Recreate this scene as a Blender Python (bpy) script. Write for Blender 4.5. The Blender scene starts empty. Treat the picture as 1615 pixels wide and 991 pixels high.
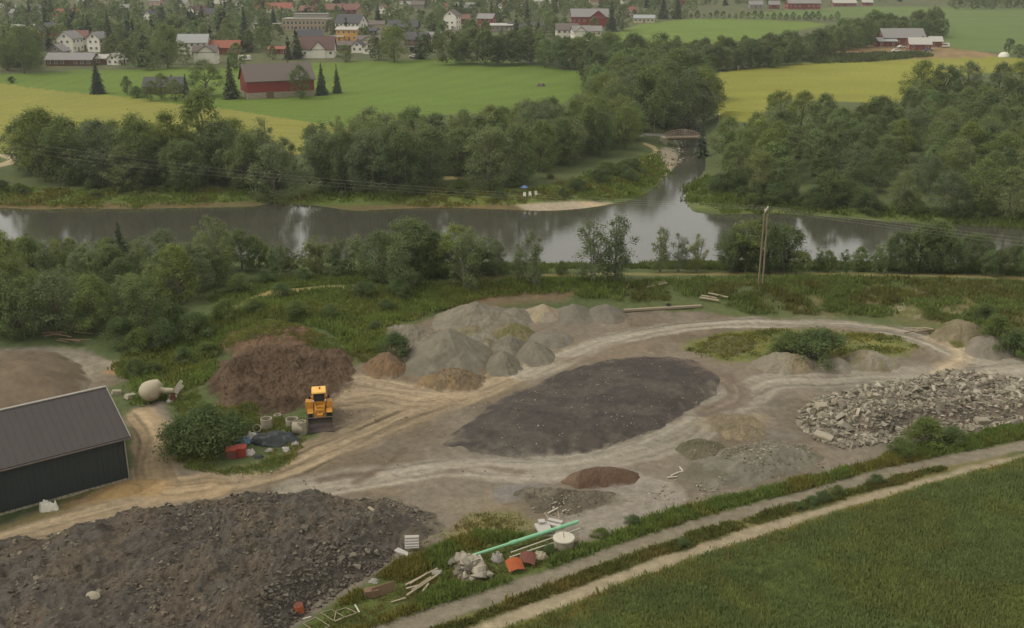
import bpy, bmesh, math, random
import numpy as np

SC = bpy.context.scene
COL = SC.collection
R = math.radians

# ------------------------------------------------------------------ camera, sky, sun, exposure
PW, PH, FOC = 1615.0, 991.0, 1600.0
CAM_Z, PITCH = 40.7, R(18.47)
KY = 1.29
cam_data = bpy.data.cameras.new('camera')
cam_data.sensor_width = 36.0
cam_data.lens = 36.0 * FOC / PW
cam_data.clip_start = 0.5
cam_data.clip_end = 9000
cam = bpy.data.objects.new('camera', cam_data)
cam.location = (0, 0, CAM_Z)
cam.rotation_euler = (R(90) - PITCH, 0, 0)
COL.objects.link(cam)
SC.camera = cam

SUN_ELEV, SUN_AZ = R(50), R(262)          # azimuth clockwise from +Y: high behind the cloud, to the left
world = bpy.data.worlds.new('World')
SC.world = world
world.use_nodes = True
wn, wl = world.node_tree.nodes, world.node_tree.links
bg = wn['Background']
sky = wn.new('ShaderNodeTexSky')
sky.sky_type = 'NISHITA'
sky.sun_disc = False
sky.sun_elevation = SUN_ELEV
sky.sun_rotation = SUN_AZ
sky.air_density = 1.0
sky.dust_density = 8.0
hs = wn.new('ShaderNodeHueSaturation')
hs.inputs['Saturation'].default_value = 0.12       # cloud cover greys the blue out
wl.new(sky.outputs[0], hs.inputs['Color'])
warm = wn.new('ShaderNodeMix')
warm.data_type = 'RGBA'; warm.blend_type = 'MULTIPLY'
warm.inputs[0].default_value = 1.0
warm.inputs[7].default_value = (1.0, 0.985, 0.93, 1)
wl.new(hs.outputs[0], warm.inputs[6])
# a layer of thin uneven cloud in front of the clear sky
ctc = wn.new('ShaderNodeTexCoord')
cno = wn.new('ShaderNodeTexNoise'); cno.inputs['Scale'].default_value = 2.2; cno.inputs['Detail'].default_value = 5
wl.new(ctc.outputs['Generated'], cno.inputs['Vector'])
crm = wn.new('ShaderNodeMapRange'); crm.inputs[1].default_value = 0.3; crm.inputs[2].default_value = 0.7; crm.inputs[3].default_value = 0.58; crm.inputs[4].default_value = 0.86
wl.new(cno.outputs['Fac'], crm.inputs[0])
cloud = wn.new('ShaderNodeMix'); cloud.data_type = 'RGBA'
wl.new(crm.outputs[0], cloud.inputs[0]); wl.new(warm.outputs[2], cloud.inputs[6])
cloud.inputs[7].default_value = (5.6, 5.5, 5.15, 1)
wl.new(cloud.outputs[2], bg.inputs['Color'])
bg.inputs['Strength'].default_value = 0.15

sun_data = bpy.data.lights.new('sun', 'SUN')
sun_data.energy = 0.9
sun_data.angle = R(14)
sun_data.color = (1.0, 0.95, 0.87)
sun = bpy.data.objects.new('sun', sun_data)
sd = (math.sin(SUN_AZ) * math.cos(SUN_ELEV), math.cos(SUN_AZ) * math.cos(SUN_ELEV), math.sin(SUN_ELEV))
from mathutils import Vector, Matrix
sun.rotation_euler = Vector(sd).to_track_quat('Z', 'Y').to_euler()
sun.location = (0, 0, 120)
COL.objects.link(sun)

SC.view_settings.view_transform = 'Standard'
SC.view_settings.look = 'None'
SC.view_settings.gamma = 1.0
SC.view_settings.use_curve_mapping = False
SC.view_settings.exposure = 0.14
SC.cycles.max_bounces = 8
SC.cycles.diffuse_bounces = 5
SC.cycles.glossy_bounces = 2
SC.cycles.transmission_bounces = 5
SC.cycles.volume_bounces = 0
SC.cycles.use_denoising = True
SC.cycles.caustics_reflective = False
SC.cycles.caustics_refractive = False

rng = np.random.default_rng(7)
random.seed(7)


def lin(c):
    c = np.asarray(c, float) / 255.0
    return np.where(c <= 0.04045, c / 12.92, ((c + 0.055) / 1.055) ** 2.4)


def S(r, g, b):
    return tuple(float(v) for v in lin((r, g, b)))


# ------------------------------------------------------------------ noise and geometry helpers
def _hash(ix, iy, seed):
    n = (ix.astype(np.int64) * 374761393 + iy.astype(np.int64) * 668265263 + seed * 1274126177) & 0x7fffffff
    n = (n ^ (n >> 13)) * 1274126177 & 0x7fffffff
    return ((n ^ (n >> 16)) & 0xffff) / 65535.0


def vnoise(x, y, seed=0):
    ix, iy = np.floor(x), np.floor(y)
    fx, fy = x - ix, y - iy
    fx, fy = fx * fx * (3 - 2 * fx), fy * fy * (3 - 2 * fy)
    a, b = _hash(ix, iy, seed), _hash(ix + 1, iy, seed)
    c, d = _hash(ix, iy + 1, seed), _hash(ix + 1, iy + 1, seed)
    return (a + (b - a) * fx) * (1 - fy) + (c + (d - c) * fx) * fy


def fbm(x, y, scale, octv=4, seed=0, gain=0.5):
    x = np.asarray(x, float) / scale
    y = np.asarray(y, float) / scale
    t, amp, tot = 0.0, 1.0, 0.0
    for k in range(octv):
        t = t + amp * vnoise(x * 2 ** k + 13.7 * k, y * 2 ** k - 7.3 * k, seed + k * 17)
        tot += amp
        amp *= gain
    return t / tot                      # 0..1


def sstep(a, b, x):
    t = np.clip((x - a) / (b - a), 0, 1)
    return t * t * (3 - 2 * t)


def sdf(poly, x, y, margin=30.0):
    """signed distance (negative inside) to a closed polygon, capped at margin outside its box"""
    P = np.asarray(poly, float)
    x = np.asarray(x, float); y = np.asarray(y, float)
    out = np.full(x.shape, float(margin))
    sel = (x > P[:, 0].min() - margin) & (x < P[:, 0].max() + margin) & (y > P[:, 1].min() - margin) & (y < P[:, 1].max() + margin)
    if not sel.any():
        return out
    qx, qy = x[sel], y[sel]
    n = len(P)
    if qx.size * n < 400000:                       # few points: all edges at once
        A = P[None]; Bq = np.roll(P, -1, 0)[None]
        q = np.stack([qx, qy], -1)[:, None]
        E = Bq - A; W = q - A
        t = np.clip((W * E).sum(-1) / ((E * E).sum(-1) + 1e-12), 0, 1)
        d = np.sqrt(((W - t[..., None] * E) ** 2).sum(-1).min(1))
        dy_ = Bq[..., 1] - A[..., 1]
        dy_ = np.where(dy_ == 0, 1e-9, dy_)
        c = ((A[..., 1] > q[..., 1]) != (Bq[..., 1] > q[..., 1])) & (q[..., 0] < E[..., 0] * W[..., 1] / dy_ + A[..., 0])
        out[sel] = np.where(c.sum(1) % 2 == 1, -d, d)
        return out
    d2 = np.full(qx.shape, 1e12)
    inside = np.zeros(qx.shape, bool)
    for i in range(n):
        ax, ay = P[i]; bx, by = P[(i + 1) % n]
        ex, ey = bx - ax, by - ay
        wx, wy = qx - ax, qy - ay
        t = np.clip((wx * ex + wy * ey) / (ex * ex + ey * ey + 1e-12), 0, 1)
        d2 = np.minimum(d2, (wx - t * ex) ** 2 + (wy - t * ey) ** 2)
        if ay != by:
            c = ((ay > qy) != (by > qy)) & (qx < (bx - ax) * (qy - ay) / (by - ay) + ax)
            inside ^= c
    d = np.sqrt(d2)
    out[sel] = np.where(inside, -d, d)
    return out


def line_dist(pts, x, y, margin=20.0):
    """unsigned distance, signed offset and arc length along an open polyline"""
    P = np.asarray(pts, float)
    x = np.asarray(x, float); y = np.asarray(y, float)
    D = np.full(x.shape, margin); U = np.full(x.shape, margin); A = np.zeros(x.shape)
    sel = (x > P[:, 0].min() - margin) & (x < P[:, 0].max() + margin) & (y > P[:, 1].min() - margin) & (y < P[:, 1].max() + margin)
    if not sel.any():
        return D, U, A
    qx, qy = x[sel], y[sel]
    d = np.full(qx.shape, 1e6); u = np.zeros(qx.shape); a = np.zeros(qx.shape)
    s0 = 0.0
    for i in range(len(P) - 1):
        ax, ay = P[i]; bx, by = P[i + 1]
        ex, ey = bx - ax, by - ay
        L = math.hypot(ex, ey) + 1e-9
        t = np.clip(((qx - ax) * ex + (qy - ay) * ey) / (L * L), 0, 1)
        dx, dy = qx - ax - t * ex, qy - ay - t * ey
        dd = np.sqrt(dx * dx + dy * dy)
        m = dd < d
        d = np.where(m, dd, d)
        u = np.where(m, np.sign(ex * dy - ey * dx) * dd, u)
        a = np.where(m, s0 + t * L, a)
        s0 += L
    D[sel] = d; U[sel] = u; A[sel] = a
    return D, U, A


def smooth_line(pts, n=6):
    P = [np.asarray(p, float) for p in pts]
    P = [2 * P[0] - P[1]] + P + [2 * P[-1] - P[-2]]
    out = []
    for i in range(1, len(P) - 2):
        for k in range(n):
            t = k / n
            a, b, c, d = P[i - 1], P[i], P[i + 1], P[i + 2]
            out.append(0.5 * (2 * b + (c - a) * t + (2 * a - 5 * b + 4 * c - d) * t * t + (3 * b - a - 3 * c + d) * t ** 3))
    out.append(P[-2])
    return np.array(out)


# ------------------------------------------------------------------ survey: where a sight line meets the ground
CT, ST = math.cos(PITCH), math.sin(PITCH)


def sight(px, py):
    u = (np.asarray(px, float) - PW / 2) / FOC
    v = (np.asarray(py, float) - PH / 2) / FOC
    return u, CT - v * ST, -ST - v * CT


def on_plane(px, py, z=0.0):
    dx, dy, dz = sight(px, py)
    t = (z - CAM_Z) / dz
    return np.stack([dx * t, dy * t], -1)


def scale_at(x, y, z):
    """photo pixels per metre at a place"""
    return FOC / (y * CT + (CAM_Z - z) * ST)


WATER_Z = -4.0
far_edge = [(-900, 300), (-400, 316), (-150, 322), (0, 328), (60, 331), (120, 329), (200, 330), (300, 328), (400, 326), (432, 318), (448, 322), (500, 325), (560, 333), (600, 331), (690, 328),
            (800, 331), (850, 333), (900, 331), (950, 325), (990, 317), (1022, 304), (1040, 290), (1053, 275), (1066, 262), (1069, 245), (1072, 228), (1066, 212), (1060, 200), (1055, 190), (1060, 180)]
right_edge = [(1096, 180), (1100, 190), (1104, 205), (1108, 225), (1110, 245), (1114, 262), (1104, 278), (1088, 292), (1082, 308), (1086, 326), (1100, 336), (1150, 339),
              (1215, 337), (1300, 342), (1400, 350), (1500, 355), (1615, 360), (1900, 374), (2600, 400)]
near_edge = [(2600, 452), (1900, 440), (1615, 432), (1400, 428), (1200, 426), (1000, 425), (870, 424), (700, 420), (600, 418), (450, 414), (300, 411), (0, 406), (-400, 396), (-900, 380)]
RIVER = on_plane(*np.array(smooth_line(far_edge, 3).tolist() + smooth_line(right_edge, 3).tolist() + smooth_line(near_edge, 2).tolist()).T, WATER_Z)

BERM = [  # gentle rises of the land itself: centre px, radii m, height
    ((430, 515), 17, 8, 2.6), ((560, 480), 12, 5, 1.2), ((800, 452), 16, 5, 1.4), ((1150, 465), 24, 5, 0.9), ((1450, 470), 22, 6, 1.2), ((1590, 520), 10, 8, 1.6),
    ((1290, 555), 14, 5, 0.7), ((150, 480), 20, 10, 0.8)]
BERM = [(on_plane(*c), rx, ry * KY, h) for c, rx, ry, h in BERM]


def profile(y):
    return np.interp(np.asarray(y) / KY, [0, 95, 104, 108, 150, 175, 215, 250, 290, 378, 497, 721, 1100, 1800, 3600],
                     [0, 0, 0.5, 0.5, -2.6, -1.7, -0.9, 0.0, 1.0, 4.8, 9.9, 19.5, 31.0, 36.0, 37.0])


def land(x, y):
    x = np.asarray(x, float); y = np.asarray(y, float)
    h = profile(y)
    for c, rx, ry, a in BERM:
        h = h + a * np.exp(-((x - c[0]) / rx) ** 2 - ((y - c[1]) / ry) ** 2)
    h = h + (fbm(x, y, 60, 2, 5) - 0.5) * 1.2 * sstep(180, 335, y)
    d = sdf(RIVER, x, y, 40.0)
    w = np.where(y < 172, 13.0, 11.0)
    up = WATER_Z - 0.05 + (h - WATER_Z + 0.05) * sstep(-0.12, 1.0, d / w)
    dn = WATER_Z - 0.05 - 1.2 * sstep(0, 6, -d)
    return np.where(d > 0, np.minimum(h, np.where(d < w, up, h)), dn)


_ts = np.exp(np.linspace(math.log(30), math.log(4200), 420))


def G(px, py):
    """points of the land under photo pixels -> (N,3)"""
    px = np.atleast_1d(np.asarray(px, float)); py = np.atleast_1d(np.asarray(py, float))
    dx, dy, dz = sight(px, py)
    out = np.zeros((len(px), 3))
    for i in range(len(px)):
        X, Y, Z = dx[i] * _ts, dy[i] * _ts, CAM_Z + dz[i] * _ts
        g = Z - land(X, Y)
        k = np.argmax(g < 0)
        if k == 0:
            k = len(_ts) - 1
        f = g[k - 1] / (g[k - 1] - g[k] + 1e-12)
        t = _ts[k - 1] + f * (_ts[k] - _ts[k - 1])
        for _ in range(2):
            x, y = dx[i] * t, dy[i] * t
            t2 = t + (CAM_Z + dz[i] * t - float(land(np.array([x]), np.array([y]))[0])) / (-dz[i] + 0.02)
            t = min(max(t2, _ts[k - 1]), _ts[k])
        x, y = dx[i] * t, dy[i] * t
        out[i] = (x, y, float(land(np.array([x]), np.array([y]))[0]))
    return out


def G1(px, py):
    return G([px], [py])[0]


def ground_poly(pts):
    P = np.array(pts, float)
    return G(P[:, 0], P[:, 1])[:, :2]


# ------------------------------------------------------------------ object helpers
def tag(o, label=None, cat=None, group=None, kind=None):
    if label: o['label'] = label
    if cat: o['category'] = cat
    if group: o['group'] = group
    if kind: o['kind'] = kind
    return o


def link(name, me, parent=None, loc=None, rot=None):
    o = bpy.data.objects.new(name, me)
    COL.objects.link(o)
    if parent is not None: o.parent = parent
    if loc is not None: o.location = loc
    if rot is not None: o.rotation_euler = rot
    return o


def thing(name, label, cat, loc=(0, 0, 0), rz=0.0, group=None):
    o = link(name, None, None, loc, (0, 0, rz))
    o.empty_display_size = 0.3
    return tag(o, label, cat, group)


def np_mesh(name, verts, faces, mats, smooth=False, color=None, mat_idx=None):
    """verts (N,3); faces (M,k) with one k; color (N,3) point attribute 'albedo'"""
    me = bpy.data.meshes.new(name)
    verts = np.asarray(verts, np.float32); faces = np.asarray(faces, np.int32)
    n, m, k = len(verts), len(faces), faces.shape[1]
    me.vertices.add(n)
    me.vertices.foreach_set('co', verts.ravel())
    me.loops.add(m * k)
    me.loops.foreach_set('vertex_index', faces.ravel())
    me.polygons.add(m)
    me.polygons.foreach_set('loop_start', np.arange(0, m * k, k, dtype=np.int32))
    me.polygons.foreach_set('use_smooth', np.full(m, smooth))
    if mat_idx is not None:
        me.polygons.foreach_set('material_index', np.asarray(mat_idx, np.int32))
    for mt in (mats if isinstance(mats, (list, tuple)) else [mats]):
        me.materials.append(mt)
    me.update(calc_edges=True)
    if color is not None:
        a = me.attributes.new('albedo', 'FLOAT_COLOR', 'POINT')
        a.data.foreach_set('color', np.concatenate([np.asarray(color, np.float32), np.ones((n, 1), np.float32)], 1).ravel())
    return me


class MB:
    """collects boxes, bars, tubes and sheets, then becomes ONE mesh"""
    def __init__(self):
        self.v, self.f = [], []

    def add(self, vs, fs):
        b = len(self.v)
        self.v += [tuple(map(float, v)) for v in vs]
        self.f += [tuple(i + b for i in f) for f in fs]
        return self

    def box(self, c, s, rz=0.0, top=None, M=None):
        """centre, full sizes, optional (sx,sy) scale of the top face"""
        hx, hy, hz = s[0] / 2, s[1] / 2, s[2] / 2
        tx, ty = top or (1, 1)
        vs = []
        for z, kx, ky in ((-hz, 1, 1), (hz, tx, ty)):
            for a, b in ((-1, -1), (1, -1), (1, 1), (-1, 1)):
                vs.append(Vector((a * hx * kx, b * hy * ky, z)))
        m = Matrix.Translation(c) @ (M if M is not None else Matrix.Rotation(rz, 4, 'Z'))
        return self.add([m @ v for v in vs], [(3, 2, 1, 0), (4, 5, 6, 7), (0, 1, 5, 4), (1, 2, 6, 5), (2, 3, 7, 6), (3, 0, 4, 7)])

    def bar(self, a, b, w, h=None):
        a, b = Vector(a), Vector(b)
        h = h or w
        d = b - a
        q = d.to_track_quat('X', 'Z').to_matrix().to_4x4()
        return self.box((a + b) / 2, (d.length, w, h), M=q)

    def tube(self, pts, rad, n=10, cap=True, inner=None):
        pts = [Vector(p) for p in pts]
        rr = rad if isinstance(rad, (list, tuple)) else [rad] * len(pts)
        base = len(self.v)
        for i, p in enumerate(pts):
            d = (pts[min(i + 1, len(pts) - 1)] - pts[max(i - 1, 0)]).normalized()
            q = d.to_track_quat('Z', 'Y')
            for k in range(n):
                t = 2 * math.pi * k / n
                self.v.append(tuple(p + q @ Vector((rr[i] * math.cos(t), rr[i] * math.sin(t), 0))))
        for i in range(len(pts) - 1):
            for k in range(n):
                a = base + i * n + k; b = base + i * n + (k + 1) % n
                self.f.append((a, b, b + n, a + n))
        if cap:
            self.f.append(tuple(base + k for k in reversed(range(n))))
            self.f.append(tuple(base + (len(pts) - 1) * n + k for k in range(n)))
        return self

    def lathe(self, prof, n=24, M=None):
        """prof: list of (r, z) round the Z axis"""
        M = M or Matrix.Identity(4)
        base = len(self.v)
        for r, z in prof:
            for k in range(n):
                t = 2 * math.pi * k / n
                self.v.append(tuple(M @ Vector((r * math.cos(t), r * math.sin(t), z))))
        for i in range(len(prof) - 1):
            for k in range(n):
                a = base + i * n + k; b = base + i * n + (k + 1) % n
                self.f.append((a, b, b + n, a + n))
        if prof[0][0] > 1e-4 and prof[0] != prof[-1]: self.f.append(tuple(base + k for k in reversed(range(n))))
        if prof[-1][0] > 1e-4 and prof[0] != prof[-1]: self.f.append(tuple(base + (len(prof) - 1) * n + k for k in range(n)))
        return self

    def mesh(self, name, mat, smooth=False, bevel=0.0):
        me = bpy.data.meshes.new(name)
        me.from_pydata(self.v, [], self.f)
        me.materials.append(mat)
        if bevel:
            bm = bmesh.new(); bm.from_mesh(me)
            bmesh.ops.remove_doubles(bm, verts=bm.verts, dist=1e-5)
            es = [e for e in bm.edges if len(e.link_faces) == 2 and e.calc_face_angle(0) > 0.6]
            bmesh.ops.bevel(bm, geom=es, offset=bevel, segments=2, profile=0.6, affect='EDGES', clamp_overlap=True)
            bm.to_mesh(me); bm.free()
        if smooth:
            me.polygons.foreach_set('use_smooth', [True] * len(me.polygons))
            me.set_sharp_from_angle(angle=R(38))
        me.update()
        return me

    def build(self, name, mat, parent=None, smooth=False, bevel=0.0):
        return link(name, self.mesh(name, mat, smooth, bevel), parent)


# ------------------------------------------------------------------ materials
def new_mat(name):
    m = bpy.data.materials.new(name)
    m.use_nodes = True
    nt = m.node_tree
    return m, nt, nt.nodes, nt.links, nt.nodes['Principled BSDF']


def mix_rgb(nt, a, b, fac, blend='MIX'):
    n = nt.nodes.new('ShaderNodeMix'); n.data_type = 'RGBA'; n.blend_type = blend
    for sock, val in ((n.inputs[0], fac), (n.inputs[6], a), (n.inputs[7], b)):
        if isinstance(val, bpy.types.NodeSocket): nt.links.new(val, sock)
        elif isinstance(val, (int, float)): sock.default_value = val
        else: sock.default_value = (*val[:3], 1)
    return n.outputs[2]


def noise_node(nt, scale, detail=4, rough=0.55, coord='Object', stretch=None):
    tc = nt.nodes.new('ShaderNodeTexCoord')
    n = nt.nodes.new('ShaderNodeTexNoise')
    n.inputs['Scale'].default_value = scale
    n.inputs['Detail'].default_value = detail
    n.inputs['Roughness'].default_value = rough
    src = tc.outputs[coord]
    if stretch:
        mp = nt.nodes.new('ShaderNodeMapping'); mp.inputs['Scale'].default_value = stretch
        nt.links.new(src, mp.inputs[0]); src = mp.outputs[0]
    nt.links.new(src, n.inputs['Vector'])
    return n.outputs['Fac']


def ramp(nt, fac, stops):
    r = nt.nodes.new('ShaderNodeValToRGB')
    e = r.color_ramp.elements
    while len(e) < len(stops): e.new(0.5)
    for el, (p, c) in zip(e, stops):
        el.position = p
        el.color = (c, c, c, 1) if isinstance(c, (int, float)) else (*c[:3], 1)
    nt.links.new(fac, r.inputs[0])
    return r.outputs[0]


def mat(name, col, rough=0.8, var=0.18, scale=3.0, bump=0.0, bscale=20.0, metal=0.0, stretch=None, spec=0.3, vary=0.0, dirt=None):
    """plain surface with procedural wear: colour wanders by var; vary = change from object to object"""
    m, nt, N, L, P = new_mat(name)
    f = noise_node(nt, scale, 5, 0.6, stretch=stretch)
    k = ramp(nt, f, [(0.25, 1 - var), (0.75, 1 + var)])
    c = mix_rgb(nt, col, k, 1.0, 'MULTIPLY')
    if dirt:
        d = ramp(nt, noise_node(nt, scale * 0.6, 6, 0.7), [(0.48, 0.0), (0.68, 1.0)])
        c = mix_rgb(nt, c, dirt, d)
    if vary:
        oi = N.new('ShaderNodeObjectInfo')
        v = ramp(nt, oi.outputs['Random'], [(0.0, 1 - vary), (1.0, 1 + vary)])
        c = mix_rgb(nt, c, v, 1.0, 'MULTIPLY')
    L.new(c, P.inputs['Base Color'])
    P.inputs['Roughness'].default_value = rough
    P.inputs['Metallic'].default_value = metal
    P.inputs['Specular IOR Level'].default_value = spec
    if bump:
        b = N.new('ShaderNodeBump'); b.inputs['Strength'].default_value = bump; b.inputs['Distance'].default_value = 0.1
        L.new(noise_node(nt, bscale, 6, 0.65, stretch=stretch), b.inputs['Height'])
        L.new(b.outputs[0], P.inputs['Normal'])
    return m


def albedo_mat(name, nscale, namp, fscale, famp, bump=0.3, bscale=6.0, rough=0.95, speck=0.0):
    """ground whose own colour sits in the 'albedo' attribute, broken up by noise at two scales"""
    m, nt, N, L, P = new_mat(name)
    at = N.new('ShaderNodeAttribute'); at.attribute_name = 'albedo'
    c = at.outputs['Color']
    c = mix_rgb(nt, c, ramp(nt, noise_node(nt, nscale, 6, 0.62), [(0.28, 1 - namp), (0.72, 1 + namp)]), 1.0, 'MULTIPLY')
    c = mix_rgb(nt, c, ramp(nt, noise_node(nt, fscale, 3, 0.7), [(0.3, 1 - famp), (0.7, 1 + famp)]), 1.0, 'MULTIPLY')
    if speck:
        v = N.new('ShaderNodeTexVoronoi'); v.inputs['Scale'].default_value = 4.5; v.inputs['Randomness'].default_value = 1
        tc = N.new('ShaderNodeTexCoord'); L.new(tc.outputs['Object'], v.inputs['Vector'])
        s = ramp(nt, v.outputs['Distance'], [(0.05, 1 + speck), (0.22, 1.0)])
        pick = ramp(nt, noise_node(nt, 0.7, 3, 0.6), [(0.5, 0.0), (0.62, 1.0)])
        c = mix_rgb(nt, c, mix_rgb(nt, (1, 1, 1), s, pick), 1.0, 'MULTIPLY')
    L.new(c, P.inputs['Base Color'])
    P.inputs['Roughness'].default_value = rough
    P.inputs['Specular IOR Level'].default_value = 0.15
    b = N.new('ShaderNodeBump'); b.inputs['Strength'].default_value = bump; b.inputs['Distance'].default_value = 0.25
    L.new(noise_node(nt, bscale, 6, 0.7), b.inputs['Height'])
    L.new(b.outputs[0], P.inputs['Normal'])
    return m


def leaf_mat(name, col, var=0.25, vary=0.22, trans=0.3, attr=False, hue=(1.12, 1.0, 0.8)):
    m, nt, N, L, P = new_mat(name)
    c = col
    if attr:
        at = N.new('ShaderNodeAttribute'); at.attribute_name = 'albedo'; c = at.outputs['Color']
    tint = mix_rgb(nt, (1 - var, 1 - var, 1 - var * 0.8), (1 + var, 1 + var, 1 + var * 0.6), ramp(nt, noise_node(nt, 0.55, 3, 0.6), [(0.3, 0.0), (0.7, 1.0)]))
    c = mix_rgb(nt, c, tint, 1.0, 'MULTIPLY')
    if vary:
        oi = N.new('ShaderNodeObjectInfo')
        v = ramp(nt, oi.outputs['Random'], [(0.0, (1 - vary, 1 - vary, 1 - vary * 0.7)), (0.5, (1.0, 1.0, 1.0)), (1.0, (hue[0] * (1 + vary * 0.6), 1 + vary * 0.7, hue[2]))])
        c = mix_rgb(nt, c, v, 1.0, 'MULTIPLY')
    L.new(c, P.inputs['Base Color'])
    P.inputs['Roughness'].default_value = 0.75
    P.inputs['Specular IOR Level'].default_value = 0.15
    t = N.new('ShaderNodeBsdfTranslucent'); L.new(c, t.inputs['Color'])
    ms = N.new('ShaderNodeMixShader'); ms.inputs[0].default_value = trans
    L.new(P.outputs[0], ms.inputs[1]); L.new(t.outputs[0], ms.inputs[2])
    L.new(ms.outputs[0], N['Material Output'].inputs['Surface'])
    return m

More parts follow.
